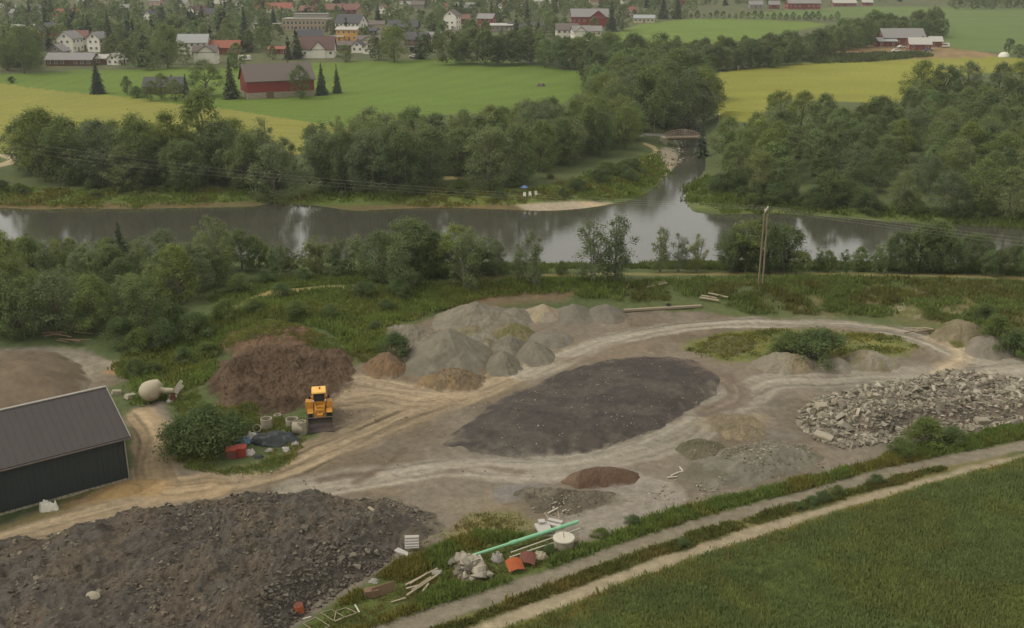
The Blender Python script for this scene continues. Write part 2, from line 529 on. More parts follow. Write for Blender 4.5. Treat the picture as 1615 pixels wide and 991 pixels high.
# ------------------------------------------------------------------ the land, with its fields, roads and bare yard
GRASS = S(84, 92, 56)
ZONES = [   # (zone name, photo outline, colour, edge softness m, edge wobble m)
    ('ground', [(-500, 60), (-500, -60), (2100, -60), (2100, 130), (1600, 85), (1500, 85), (1000, 100), (700, 95), (300, 112), (0, 118)], S(88, 92, 62), 6, 6),
    ('green_field', [(-500, 118), (0, 119), (120, 111), (250, 108), (380, 108), (480, 101), (600, 95), (700, 92), (800, 97), (925, 113), (945, 150), (850, 172), (700, 182),
                     (560, 205), (450, 187), (360, 173), (270, 163), (180, 151), (100, 145), (0, 131), (-500, 128)], S(97, 116, 47), 0.6, 0.5),
    ('green_field', [(940, 62), (975, 50), (1010, 38), (1090, 30), (1200, 31), (1310, 37), (1250, 50), (1190, 62), (1110, 74), (1050, 82), (960, 70)], S(102, 120, 52), 0.8, 1),
    ('green_field', [(1150, 23), (1220, 18), (1330, 11), (1500, 11), (1615, 14), (2100, 14), (2100, 92), (1615, 85), (1560, 82), (1490, 80), (1490, 45), (1470, 27), (1350, 27), (1200, 28)], S(96, 112, 60), 0.8, 1),
    ('ground', [(1290, 88), (1330, 76), (1385, 70), (1480, 74), (1530, 80), (1590, 88), (1540, 92), (1450, 93), (1320, 98)], S(132, 112, 80), 1.5, 2),
    ('hay_field', [(-500, 130), (0, 131), (100, 145), (180, 151), (270, 163), (360, 173), (450, 187), (562, 205), (545, 240), (430, 245), (300, 252), (60, 242), (0, 242), (-500, 238)], S(131, 129, 60), 0.6, 0.5),
    ('hay_field', [(1100, 120), (1200, 106), (1310, 98), (1450, 93), (1580, 90), (1700, 96), (1640, 112), (1440, 125), (1430, 160), (1370, 162), (1215, 158), (1200, 195), (1140, 195), (1125, 150)], S(131, 130, 54), 0.6, 0.6),
    ('path', [(-500, 240), (0, 243), (22, 246), (34, 253), (20, 259), (0, 264), (-500, 262), (-500, 258), (0, 258), (14, 252), (0, 247), (-500, 245)], S(160, 148, 118), 0.3, 0.3),
    ('river_bank', [(-500, 275), (0, 292), (100, 300), (300, 304), (430, 300), (560, 300), (700, 292), (830, 300), (900, 285), (1000, 255), (1040, 232), (1065, 245), (1062, 265), (1000, 312), (960, 322),
                    (850, 333), (600, 332), (440, 322), (200, 331), (0, 329), (-500, 320)], S(92, 104, 52), 2, 3),
    ('river_bank', [(-500, 312), (0, 320), (150, 322), (300, 321), (420, 322), (560, 326), (700, 322), (800, 322), (860, 325), (860, 336), (600, 335), (440, 326), (200, 334), (0, 332), (-500, 324)], S(104, 92, 62), 1.0, 1.2),
    ('gravel_bar', [(815, 323), (870, 320), (930, 317), (965, 320), (952, 327), (900, 334), (840, 335)], S(165, 152, 128), 0.8, 0.8),
    ('gravel_bar', [(1025, 245), (1050, 232), (1062, 235), (1070, 250), (1062, 268), (1045, 285), (1036, 280), (1045, 262)], S(150, 140, 120), 0.8, 0.8),
    ('footpath', [(985, 258), (1020, 248), (1032, 240), (1028, 234), (1014, 228), (1016, 225), (1034, 231), (1040, 240), (1028, 250), (992, 262)], S(165, 152, 108), 0.4, 0.3),
    ('footpath', [(700, 278), (735, 279), (735, 283), (700, 284)], S(160, 146, 100), 0.6, 0.5),
    ('road', [(1005, 213), (1050, 213), (1050, 217), (1005, 217)], S(150, 145, 135), 0.3, 0.2),
    ('ground', [(1078, 300), (1110, 280), (1180, 300), (1300, 320), (1500, 335), (1700, 345), (1700, 362), (1500, 352), (1300, 340), (1150, 337), (1090, 332)], S(98, 108, 58), 2, 2),
    # the near side
    ('ground', [(380, 475), (440, 462), (520, 455), (620, 450), (720, 446), (760, 455), (700, 475), (640, 500), (560, 520), (480, 480), (400, 490)], S(108, 108, 56), 2, 2),
    ('ground', [(690, 470), (740, 455), (860, 448), (920, 455), (900, 475), (820, 480), (760, 490), (690, 500)], S(112, 98, 76), 1.5, 2),
    ('ground', [(1280, 455), (1440, 455), (1620, 460), (1640, 540), (1500, 520), (1420, 505), (1340, 500), (1250, 490)], S(104, 98, 66), 2, 3),
    ('dike_path', [(380, 466), (420, 458), (500, 452), (600, 447), (720, 440), (870, 433), (1000, 430), (1200, 429), (1400, 431), (1615, 436), (1900, 444), (1900, 451), (1615, 442), (1400, 436), (1200, 434), (1000, 434), (870, 438), (720, 446), (600, 453), (500, 459), (420, 467), (385, 474)], S(126, 118, 76), 0.7, 0.6),
    ('gravel_yard', [(-400, 960), (-60, 848), (0, 826), (120, 788), (205, 756), (212, 690), (195, 655), (225, 632), (262, 632), (272, 665), (266, 700), (290, 735), (370, 748), (440, 742), (475, 708), (495, 690), (520, 660), (520, 620),
                     (548, 585), (600, 560), (640, 520), (690, 500), (780, 484), (900, 486), (1000, 490), (1110, 492), (1160, 500), (1210, 503), (1330, 505), (1440, 518), (1520, 545), (1590, 556), (1700, 570), (1800, 600),
                     (1760, 650), (1615, 668), (1500, 690), (1420, 706), (1370, 730), (1300, 747), (1200, 770), (1130, 787), (1080, 797), (1000, 822), (940, 852), (905, 862), (850, 838), (800, 828), (745, 838), (690, 855),
                     (640, 880), (590, 915), (540, 945), (490, 980), (440, 1010), (300, 1150), (-400, 1250)], S(121, 111, 96), 0.5, 0.7),
    ('gravel_yard', [(-300, 640), (-200, 570), (0, 548), (110, 548), (160, 560), (200, 575), (205, 600), (160, 615), (100, 640), (-100, 680)], S(140, 130, 112), 0.6, 0.8),
    ('ground', [(1075, 548), (1130, 528), (1220, 519), (1330, 522), (1420, 532), (1455, 548), (1420, 562), (1330, 575), (1230, 578), (1140, 568)], S(106, 108, 62), 0.8, 1.2),
    ('ground', [(1060, 712), (1120, 700), (1180, 706), (1150, 725), (1085, 728)], S(100, 98, 74), 0.5, 0.6),
    ('ground', [(695, 845), (745, 808), (820, 808), (850, 835), (800, 838), (740, 850)], S(118, 112, 76), 0.7, 0.9),
    ('verge', [(440, 1012), (490, 980), (540, 946), (590, 916), (640, 884), (700, 858), (760, 842), (830, 846), (905, 866), (960, 850), (1000, 826), (1080, 800), (1130, 790), (1200, 773), (1300, 750), (1370, 733), (1420, 708),
               (1500, 692), (1615, 670), (1800, 640), (1800, 662), (1615, 695), (1400, 738), (1212, 789), (1100, 819), (1000, 851), (900, 886), (808, 919), (700, 953), (584, 992), (470, 1035)], S(86, 96, 50), 0.5, 0.6),
    ('crop_field', [(640, 1060), (780, 1002), (808, 989), (900, 954), (1000, 914), (1100, 878), (1212, 842), (1350, 799), (1502, 754), (1615, 724), (1800, 682), (2400, 640), (2400, 1700), (200, 1900)], S(86, 98, 48), 0.5, 0.4),
    ('crop_field', [(640, 1060), (780, 1002), (808, 989), (900, 954), (1000, 914), (1100, 878), (1212, 842), (1350, 799), (1502, 754), (1615, 724), (1800, 682), (1800, 690), (1615, 736), (1502, 768), (1350, 818), (1212, 866), (1100, 906), (1000, 944), (900, 984), (820, 1016), (700, 1070)], S(118, 106, 52), 1.2, 0.8),
    ('verge', [(500, 1068), (600, 1024), (700, 981), (735, 968), (808, 941), (900, 909), (1000, 871), (1100, 837), (1212, 804), (1350, 766), (1502, 732), (1615, 711), (1615, 716), (1502, 744), (1350, 786), (1212, 826), (1100, 861), (1000, 894), (900, 931), (808, 965), (735, 992), (640, 1036), (560, 1074)], S(112, 106, 66), 0.3, 0.5),
    ('farm_road', [(440, 1046), (540, 1008), (584, 992), (700, 952), (808, 918), (900, 885), (1000, 850), (1100, 818), (1212, 788), (1400, 737), (1615, 693), (1800, 660), (1800, 676), (1615, 712), (1400, 754), (1212, 805),
                   (1100, 838), (1000, 872), (900, 910), (808, 942), (720, 975), (680, 992), (600, 1025), (500, 1070)], S(126, 117, 99), 0.25, 0.3),
    ('field_track', [(560, 1072), (640, 1035), (735, 991), (808, 964), (900, 930), (1000, 893), (1100, 860), (1212, 825), (1350, 785), (1502, 743), (1615, 715), (1800, 678), (1800, 684), (1615, 722), (1502, 752), (1350, 797),
                     (1212, 841), (1100, 877), (1000, 913), (900, 952), (808, 986), (780, 1000), (700, 1040), (620, 1080)], S(150, 137, 112), 0.25, 0.3),
]
STROKES = [  # wheel tracks and stains on the yard: photo line, width m, colour, strength, rut depth
    ([(-80, 880), (60, 835), (200, 800), (330, 765), (450, 735), (560, 690), (640, 655), (720, 625), (800, 592), (870, 568)], 4.6, S(142, 125, 99), 0.8, 1.2),
    ([(545, 630), (600, 625), (660, 635), (720, 625)], 4.5, S(142, 125, 100), 0.75, 1.0),
    ([(215, 655), (240, 690), (235, 740), (260, 775), (330, 768)], 3.5, S(152, 132, 102), 0.8, 1.0),
    ([(570, 600), (640, 612), (720, 618), (790, 600), (860, 572)], 3.0, S(160, 142, 116), 0.6, 1.0),
    ([(830, 590), (880, 568), (960, 538), (1060, 518), (1160, 510), (1260, 508), (1340, 511), (1430, 525), (1500, 555), (1580, 575), (1700, 590)], 3.6, S(150, 142, 125), 0.8, 0.8),
    ([(1700, 590), (1600, 583), (1450, 592), (1300, 600), (1210, 605), (1150, 640), (1080, 690), (980, 722), (860, 742), (720, 735), (600, 752), (480, 770)], 4.2, S(145, 137, 121), 0.7, 0.9),
    ([(640, 745), (760, 730), (900, 726), (1010, 700), (1090, 665)], 2.0, S(146, 138, 122), 0.6, 1.0),
    ([(980, 760), (1040, 780), (960, 815), (900, 830)], 4.5, S(138, 130, 118), 0.8, 0.3),
    ([(1480, 535), (1520, 560), (1480, 590)], 2.6, S(168, 150, 122), 0.7, 0.5),
    ([(560, 762), (590, 746), (615, 728), (640, 708)], 0.35, S(96, 80, 66), 0.6, 0.0),
    ([(505, 757), (540, 752), (580, 748)], 0.7, S(98, 82, 68), 0.7, 0.0),
    ([(690, 745), (760, 738), (820, 745)], 0.6, S(110, 94, 78), 0.6, 0.0),
    ([(960, 748), (1000, 735), (1060, 725)], 0.6, S(112, 98, 82), 0.5, 0.0),
    ([(1080, 575), (1150, 600), (1165, 630), (1120, 650)], 2.4, S(104, 90, 76), 0.75, 0.8),
    ([(1000, 570), (1080, 578), (1130, 600)], 2.2, S(112, 98, 82), 0.7, 0.8),
    ([(850, 572), (920, 566), (1010, 566)], 1.5, S(120, 104, 88), 0.6, 0.6),
    ([(1190, 680), (1240, 690)], 2.4, S(110, 104, 96), 0.6, 0.2),
    ([(1120, 672), (1190, 660)], 2.6, S(140, 128, 104), 0.6, 0.0),
    ([(120, 790), (200, 772), (240, 770)], 2.6, S(158, 130, 90), 0.8, 0.3),
    ([(170, 588), (200, 590)], 1.2, S(176, 134, 76), 0.7, 0.0),
    ([(0, 832), (60, 815), (110, 800)], 1.0, S(112, 104, 56), 0.7, 0.0),
    ([(780, 790), (740, 800), (700, 795)], 2.2, S(134, 122, 102), 0.5, 0.0),
    ([(800, 780), (830, 775), (880, 790)], 2.2, S(124, 120, 116), 0.7, 0.0),
    ([(840, 805), (900, 800), (960, 790)], 2.0, S(110, 100, 84), 0.7, 0.0),
    ([(595, 775), (630, 780)], 1.4, S(134, 120, 98), 0.5, 0.0),
]
zone_world = [(n, ground_poly(p), np.array(c), so, wo) for n, p, c, so, wo in ZONES]
stroke_world = [(smooth_line(ground_poly(p), 5), w, np.array(c), k, r) for p, w, c, k, r in STROKES]

fine = np.linspace(-R(38), R(38), 660)
coarse = np.linspace(R(38), 2 * math.pi - R(38), 60)[1:-1]
phi = np.concatenate([fine, coarse])
rad = np.concatenate([np.exp(np.linspace(math.log(3), math.log(44), 24)), np.exp(np.linspace(math.log(44), math.log(340), 680))[1:], np.exp(np.linspace(math.log(340), math.log(4400), 210))[1:]])
PHI, RAD = np.meshgrid(phi, rad)
GX, GY = RAD * np.sin(PHI), RAD * np.cos(PHI)
gx, gy = GX.ravel(), GY.ravel()


def paint(x, y):
    """own colour of the land, zone index"""
    n1 = fbm(x, y, 3.0, 4, 21) - 0.5
    n2 = fbm(x, y, 14.0, 4, 22) - 0.5
    n3 = fbm(x, y, 0.8, 3, 23) - 0.5
    c = np.ones((len(x), 3)) * np.array(GRASS)
    c = c * (1 + 0.5 * n2[:, None] * np.array([1.3, 0.9, 0.9]))
    z = np.zeros(len(x), np.int32)
    yard = np.zeros(len(x))
    for i, (name, P, zc, soft, wob) in enumerate(zone_world):
        d = sdf(P, x, y, 25.0) + n1 * 2 * wob
        m = sstep(soft, -soft, d)
        k = 1 + 0.30 * n1 + 0.25 * n2
        if name == 'gravel_yard':
            yard = np.maximum(yard, m)
            cc = zc * (1 + 0.22 * n1 + 0.22 * n3)[:, None]
            br = sstep(0.0, 0.22, n2)[:, None]
            cc = cc * (1 - br) + np.array(S(119, 106, 87)) * (1 + 0.3 * n1)[:, None] * br
            damp = sstep(.54, .62, fbm(x, y * .6, 6.0, 5, 61, .6))[:, None]
            cc = cc * (1 - .17 * damp)
            gr = sstep(0.0, -0.2, n2)[:, None] * 0.8
            cc = cc * (1 - gr) + np.array(S(116, 109, 98)) * (1 + 0.3 * n3)[:, None] * gr
        elif name in ('hay_field', 'green_field'):
            rows = np.sin((x * 0.35 + y * 0.94) * 1.1 + 2 * n2) * 0.05 + (fbm(x * 0.25 + y * .05, y, 8, 3, 31) - 0.5) * 0.22
            cc = zc * (1 + rows + 0.12 * n2)[:, None]
        elif name in ('farm_road', 'field_track'):
            cc = zc * (1 + 0.25 * n3 + 0.25 * n1)[:, None]
        else:
            yl = sstep(0.02, 0.2, n1)[:, None] * 0.5
            cc = zc * k[:, None]
            cc = cc * (1 - yl) + cc * np.array([1.35, 1.12, 0.9]) * yl
        c = c * (1 - m[:, None]) + cc * m[:, None]
        z = np.where(m > 0.5, i + 1, z)
    for i_s, (P, w, sc_, k, rut) in enumerate(stroke_world):
        D, U, A = line_dist(P, x, y, 12.0)
        if not (D < 11.5).any(): continue
        e = D + (n1 * 1.6 + n3 * .5) * min(1.0, w)
        m = sstep(w * 0.5 + 0.5, w * 0.5 - 0.5 * min(1, w), e) * k
        ruts = (vnoise(U * 1.7, A * 0.04, 77) - 0.5) * 0.75 + (vnoise(U * 4.5, A * 0.10, 78) - 0.5) * 0.5
        tread = np.zeros(len(x))
        if rut > 0.4:                                   # pairs of tyre marks wandering along the track
            for j in range(5):
                o = (_hash(np.array([i_s]), np.array([j]), 5)[0] - .5) * w * 1.1 + (vnoise(A * 0.06 + j * 9.1, A * 0 + i_s, 80 + j) - .5) * w * .9
                on = sstep(.38, .6, vnoise(A * 0.11 + j * 3.3, A * 0 + i_s * 2.2, 90 + j))
                for side in (-.95, .95):
                    tread = tread + np.exp(-((U - o - side) / .20) ** 2) * on * (0.34 if j % 2 else -0.32)
        cc = sc_ * (1 + rut * ruts + 0.25 * n3 + np.clip(tread, -.36, .36))[:, None]
        m = m * np.where(yard > 0.5, 1.0, 0.3)
        c = c * (1 - m[:, None]) + cc * m[:, None]
    # two wheel lines on the farm road
    return np.clip(c, 0.01, 0.7), z, yard


gz = land(gx, gy)
galb, gzone, gyard = paint(gx, gy)
gz = gz + (fbm(gx, gy, 1.6, 3, 41) - 0.5) * 0.22 * (1 - sstep(180, 285, gy)) * np.where(gz > WATER_Z + .2, 1, 0)
gz = gz + (fbm(gx, gy, 5.0, 3, 42) - 0.5) * 0.35 * gyard

M_ground = albedo_mat('ground_mat', 1.4, 0.22, 9.0, 0.2, 0.45, 5.0, speck=0.25)
nr, nc = PHI.shape
i0 = (np.arange(nr - 1)[:, None] * nc + np.arange(nc)[None, :])
j1 = (np.arange(nc) + 1) % nc
i1 = (np.arange(nr - 1)[:, None] * nc + j1[None, :])
quads = np.stack([i0, i1, i1 + nc, i0 + nc], -1).reshape(-1, 4)[:, ::-1]
fz = gzone[quads].max(1)
names = ['ground'] + [z[0] for z in zone_world]
by_name = {}
for i, nme in enumerate(names):
    by_name.setdefault(nme, []).append(i)
gverts = np.stack([gx, gy, gz], -1)
for nme, ids in by_name.items():
    groups = [ids] if nme in ('ground', 'river_bank', 'gravel_yard', 'gravel_bar', 'footpath') else [[i] for i in ids]
    for g in groups:
        q = quads[np.isin(fz, g)]
        if len(q) == 0: continue
        used, inv = np.unique(q, return_inverse=True)
        tag(link(nme, np_mesh(nme, gverts[used], inv.reshape(-1, 4), M_ground, True, galb[used])), kind='structure')

# ------------------------------------------------------------------ the river
m, nt, N, L, P = new_mat('river_water_mat')
P.inputs['Base Color'].default_value = (*S(73, 71, 61), 1)
P.inputs['Roughness'].default_value = 0.06
P.inputs['IOR'].default_value = 1.6
P.inputs['Specular IOR Level'].default_value = 1.0
b = N.new('ShaderNodeBump'); b.inputs['Strength'].default_value = 0.07; b.inputs['Distance'].default_value = 0.25
nz = mix_rgb(nt, noise_node(nt, 1.1, 4, 0.6, stretch=(0.5, 1.5, 1)), noise_node(nt, 0.12, 3, 0.5, stretch=(0.5, 1.6, 1)), 0.4)
L.new(nz, b.inputs['Height']); L.new(b.outputs[0], P.inputs['Normal'])
M_water = m
wx = np.array([-260, 330]); wy = np.array([100, 330])
wv = [(x, y, WATER_Z) for y in np.linspace(132, 380, 60) for x in np.linspace(-400, 400, 60)]
wq = [(r * 60 + c, r * 60 + c + 1, (r + 1) * 60 + c + 1, (r + 1) * 60 + c) for r in range(59) for c in range(59)]
# keep only the cells that touch the river bed
wv = np.array(wv); wq = np.array(wq)
dw = sdf(RIVER, wv[:, 0], wv[:, 1], 40)
wq = wq[(dw[wq] < 5.0).any(1)]
used, inv = np.unique(wq, return_inverse=True)
tag(link('river', np_mesh('river', wv[used], inv.reshape(-1, 4), M_water, True)), kind='structure')

# ------------------------------------------------------------------ heaps on the yard
HEAPS = []


def height(x, y):
    """land plus heaps"""
    x = np.atleast_1d(np.asarray(x, float)); y = np.atleast_1d(np.asarray(y, float))
    z = land(x, y)
    for fn in HEAPS:
        z = np.maximum(z, fn(x, y))
    return z


def heap(name, label, cat, shape, H, prof='cone', mat_=None, col=None, col2=None, rough=0.25, fscale=2.0, wob=0.10, group=None, seed=0, lobes=(), nrad=60, nang=170, soft=0.14):
    """shape: ('ell', px, py, rx_px, ry_m, rot_deg) or a list of photo pixels round its foot"""
    if isinstance(shape, tuple):
        c = G1(shape[1], shape[2])
        rx = shape[3] / scale_at(c[0], c[1], c[2]); ry = shape[4] * KY; rot = R(shape[5]) if len(shape) > 5 else 0
        t = np.linspace(0, 2 * math.pi, 48, endpoint=False)
        ex, ey = rx * np.cos(t), ry * np.sin(t)
        P2 = np.stack([c[0] + ex * math.cos(rot) - ey * math.sin(rot), c[1] + ex * math.sin(rot) + ey * math.cos(rot)], -1)
    else:
        P2 = ground_poly(shape)
        c = np.array([P2[:, 0].mean(), P2[:, 1].mean(), 0])
    ang = np.linspace(-math.pi, math.pi, nang, endpoint=False)
    rr = np.zeros(nang)
    for k, a in enumerate(ang):
        dx, dy = math.cos(a), math.sin(a)
        best = 0.3
        for i in range(len(P2)):
            ax, ay = P2[i] - c[:2]; bx, by = P2[(i + 1) % len(P2)] - c[:2]
            den = dx * (by - ay) - dy * (bx - ax)
            if abs(den) < 1e-9: continue
            t = (ax * (by - ay) - ay * (bx - ax)) / den
            s = (ax * dy - ay * dx) / den
            if t > 0 and -1e-6 <= s <= 1 + 1e-6: best = max(best, t)
        rr[k] = best
    rr = (rr + np.roll(rr, 1) + np.roll(rr, -1)) / 3
    rr = rr * (1 + 1.8 * wob * (fbm(np.cos(ang) * 3 + seed, np.sin(ang) * 3, 1.0, 3, seed) - 0.5) * 2)
    lob = []
    for (lpx, lpy, lr, lh) in lobes:
        q = on_plane(lpx, lpy, 0.5)
        lob.append((q[0], q[1], lr, lh))

    def surf(x, y):
        dx, dy = x - c[0], y - c[1]
        d = np.sqrt(dx * dx + dy * dy)
        a = np.arctan2(dy, dx)
        t = d / np.interp(a, ang, rr, period=2 * math.pi)
        hit = t < 1
        res = np.full(np.shape(x), -99.0)
        if not hit.any(): return res
        x, y, t = x[hit], y[hit], t[hit]
        tc = np.clip(t, 0, 1)
        if prof == 'cone':
            e = 0.10
            p = 1 - (np.sqrt(tc * tc + e * e) - e) / (math.sqrt(1 + e * e) - e)
            p = p ** 1.08
        elif prof == 'dome':
            p = np.cos(tc * math.pi / 2) ** 1.1
        else:
            p = sstep(0, 1, (1 - tc) / 0.42)
        h = H * p
        for lx, ly, lr, lh in lob:
            h = h + lh * np.exp(-((x - lx) ** 2 + (y - ly) ** 2) / lr ** 2) * (1 - tc ** 4)
        h = h + ((fbm(x, y, fscale, 4, seed + 3) - 0.5) * 2 * rough + (fbm(x, y, fscale * .22, 4, seed + 4, 0.6) - 0.5) * 1.1 * rough) * (1 - tc ** 6)
        res[hit] = land(x, y) + np.maximum(h, 0.0) - 0.10 * tc ** 8
        return res
    tt = np.linspace(0, 1, nrad) ** 0.85
    A, T = np.meshgrid(ang, tt)
    X = c[0] + np.cos(A) * T * rr[None, :] * 0.999; Y = c[1] + np.sin(A) * T * rr[None, :] * 0.999
    x, y = X.ravel(), Y.ravel()
    z = surf(x, y)
    z = np.where(T.ravel() > 0.995, land(x, y) - 0.30, z)
    i0 = (np.arange(nrad - 1)[:, None] * nang + np.arange(nang)[None, :])
    i1 = (np.arange(nrad - 1)[:, None] * nang + (np.arange(nang)[None, :] + 1) % nang)
    q = np.stack([i0, i1, i1 + nang, i0 + nang], -1).reshape(-1, 4)[:, ::-1]
    base = np.array([c[0], c[1], float(land(np.array([c[0]]), np.array([c[1]]))[0])])
    cc = np.ones((len(x), 3)) * np.array(col)
    n = fbm(x, y, 2.2, 4, seed + 9)
    cc = cc * (1 + 0.5 * (fbm(x, y, 1.0, 4, seed + 8) - 0.5))[:, None]
    if col2 is not None:
        k = sstep(0.5, 0.62, n)[:, None]
        cc = cc * (1 - k) + np.array(col2) * (1 + 0.4 * (fbm(x, y, .8, 3, seed + 7) - .5))[:, None] * k
    ft = sstep(1.0 - soft, 1.0, T.ravel() + (fbm(x, y, 1.1, 4, seed + 6) - 0.5) * 0.36)[:, None]
    cc = cc * (1 - ft) + paint(x, y)[0] * ft            # the heap thins out into the yard
    me = np_mesh(name, np.stack([x, y, z], -1) - base, q, mat_, True, cc)
    o = tag(link(name, me, None, base), label, cat, group)
    HEAPS.append(surf)
    return o, surf, P2


M_gravel = albedo_mat('gravel_mat', 2.5, 0.10, 16.0, 0.22, 0.35, 14.0)
M_soil = albedo_mat('soil_mat', 1.8, 0.2, 9.0, 0.22, 0.9, 4.0)
GRV, GRV2 = S(119, 113, 98), S(108, 102, 88)
SOIL, SOIL2 = S(102, 84, 66), S(118, 98, 78)
# grey gravel heaps beside the green slope
gg = 'gravel heaps dumped behind the yard'
heap('gravel_pile', 'tallest grey gravel cone, its top just right of the round green bush', 'gravel pile', ('ell', 706, 568, 76, 5.4, 0), 3.6, 'cone', M_gravel, GRV, GRV2, 0.2, 1.6, 0.06, gg, 1)
heap('gravel_pile', 'broad pale gravel heap standing farthest back behind the tallest cone', 'gravel pile', ('ell', 752, 512, 80, 4.6, 0), 2.7, 'cone', M_gravel, S(124, 117, 101), GRV, 0.34, 1.5, 0.1, gg, 2)
heap('gravel_pile', 'long low pale gravel ridge left of the tallest cone, above the bush', 'gravel pile', ('ell', 650, 533, 56, 2.6, -8), 1.5, 'cone', M_gravel, S(126, 118, 101), GRV, 0.34, 1.2, 0.1, gg, 3)
heap('gravel_pile', 'small grey gravel cone left of the yellowish sand cone', 'gravel pile', ('ell', 812, 502, 34, 2.6, 0), 1.35, 'cone', M_gravel, GRV, None, 0.14, 1.3, 0.07, gg, 4)
heap('sand_pile', 'small yellowish sand cone between two grey gravel cones', 'sand pile', ('ell', 856, 498, 34, 2.6, 0), 1.4, 'cone', M_gravel, S(146, 134, 110), S(138, 128, 110), 0.14, 1.3, 0.07, gg, 5)
heap('gravel_pile', 'small grey gravel cone right of the yellowish sand cone', 'gravel pile', ('ell', 905, 498, 36, 2.6, 0), 1.45, 'cone', M_gravel, S(114, 108, 95), None, 0.14, 1.3, 0.07, gg, 6)
heap('gravel_pile', 'rightmost small grey gravel cone, next to the long plank', 'gravel pile', ('ell', 956, 498, 35, 2.6, 0), 1.5, 'cone', M_gravel, S(112, 106, 94), None, 0.14, 1.3, 0.07, gg, 7)
heap('gravel_pile', 'grey gravel heap at the right foot of the tallest cone, nearest the track', 'gravel pile', ('ell', 793, 578, 33, 2.6, 0), 1.7, 'cone', M_gravel, S(115, 109, 94), None, 0.2, 1.2, 0.08, gg, 8)
heap('gravel_pile', 'grey gravel heap with a dark split on its right side, rightmost by the pale track', 'gravel pile', ('ell', 842, 562, 36, 2.8, 0), 1.7, 'cone', M_gravel, S(116, 110, 95), S(106, 98, 83), 0.18, 1.3, 0.06, gg, 9)
heap('gravel_pile', 'grey gravel heap tucked between the tallest cone and the split heap', 'gravel pile', ('ell', 805, 552, 34, 2.6, 0), 1.9, 'cone', M_gravel, GRV, GRV2, 0.24, 1.2, 0.08, gg, 10)
heap('gravel_pile', 'low flattened grey gravel heap behind the split heap', 'gravel pile', ('ell', 868, 537, 40, 2.6, 0), 0.9, 'dome', M_gravel, S(115, 109, 96), None, 0.12, 1.4, 0.06, gg, 11)
heap('gravel_pile', 'brown weedy gravel heap in the middle of the grey gravel heaps', 'gravel pile', ('ell', 806, 528, 42, 2.6, 0), 1.2, 'dome', M_gravel, S(120, 110, 84), S(104, 100, 66), 0.3, 1.2, 0.08, gg, 12)
heap('gravel_pile', 'low gravel shelf joining the back heap to the tallest cone', 'gravel pile', ('ell', 745, 535, 46, 3.2, 0), 1.3, 'dome', M_gravel, S(134, 128, 112), S(116, 108, 84), 0.25, 1.5, 0.08, gg, 13)
# brown soil
sg = 'soil heaps behind the wheel loader'
soil_o, soil_s, _ = heap('soil_pile', 'large dark brown soil heap behind the yellow wheel loader', 'soil pile', [(308, 614), (322, 574), (368, 552), (450, 545), (522, 547), (564, 561), (570, 582), (556, 610), (528, 636), (482, 650), (430, 660), (380, 656), (332, 642)],
     0.7, 'plateau', M_soil, S(99, 81, 64), S(84, 69, 54), 0.85, 1.9, 0.07, sg, 20, lobes=[(385, 580, 2.4, 0.8), (430, 556, 2.2, .8), (490, 552, 2.2, 0.95), (535, 560, 1.9, 0.8), (355, 612, 1.8, 0.5), (450, 602, 1.8, .5), (500, 600, 2.0, .4)], nrad=120, nang=320)
heap('soil_pile', 'small reddish brown soil heap right of the large dark soil heap', 'soil pile', ('ell', 608, 582, 38, 2.2, 0), 1.6, 'dome', M_soil, S(118, 99, 78), S(128, 104, 78), 0.3, 1.2, 0.1, sg, 21)
heap('soil_pile', 'low lumpy brown soil heap in front of the tallest gravel cone', 'soil pile', ('ell', 712, 602, 58, 2.3, 0), 1.15, 'dome', M_soil, S(122, 106, 84), S(134, 114, 84), 0.4, 1.0, 0.1, sg, 22)
heap('soil_pile', 'grassy brown soil crest at the upper left edge of the large soil heap', 'soil pile', ('ell', 424, 540, 88, 3.6, 0), 1.25, 'dome', M_soil, S(114, 92, 72), S(92, 92, 52), 0.5, 1.6, 0.1, sg, 23)
# asphalt, compost and the rest
asph_o, asph_s, _ = heap('asphalt_pile', 'broad flat heap of dark grey asphalt millings in the middle of the yard', 'asphalt pile', [(680, 706), (702, 682), (752, 648), (806, 616), (872, 586), (948, 565), (1030, 554), (1105, 560), (1152, 586), (1146, 624), (1098, 660), (1026, 692), (950, 716), (872, 731), (790, 733), (722, 722)],
     0.6, 'plateau', M_soil, S(78, 72, 67), S(88, 81, 73), 0.22, 3.0, 0.03, None, 30, lobes=[(820, 668, 4.5, 0.5), (900, 690, 3.5, 0.35), (1010, 615, 5, .4), (930, 640, 3, .25)], soft=0.18, nrad=110, nang=320)
heap('compost_pile', 'small rust brown soil heap in front of the asphalt heap', 'soil pile', [(876, 762), (892, 748), (925, 740), (975, 738), (1012, 745), (1022, 756), (1000, 765), (950, 770), (905, 772)], 0.85, 'dome', M_soil, S(103, 82, 66), S(112, 92, 74), 0.14, 1.4, 0.05, None, 31, lobes=[(925, 752, 1.3, .3), (985, 750, 1.3, .25)])
heap('sand_mound', 'large grey brown sand heap behind the dark shed roof', 'sand pile', [(-220, 640), (-120, 580), (0, 556), (90, 556), (135, 575), (150, 605), (130, 640), (60, 670), (-60, 690)], 3.0, 'dome', M_gravel, S(112, 98, 80), S(104, 92, 75), 0.10, 3.0, 0.03, None, 32, nrad=70, nang=160)
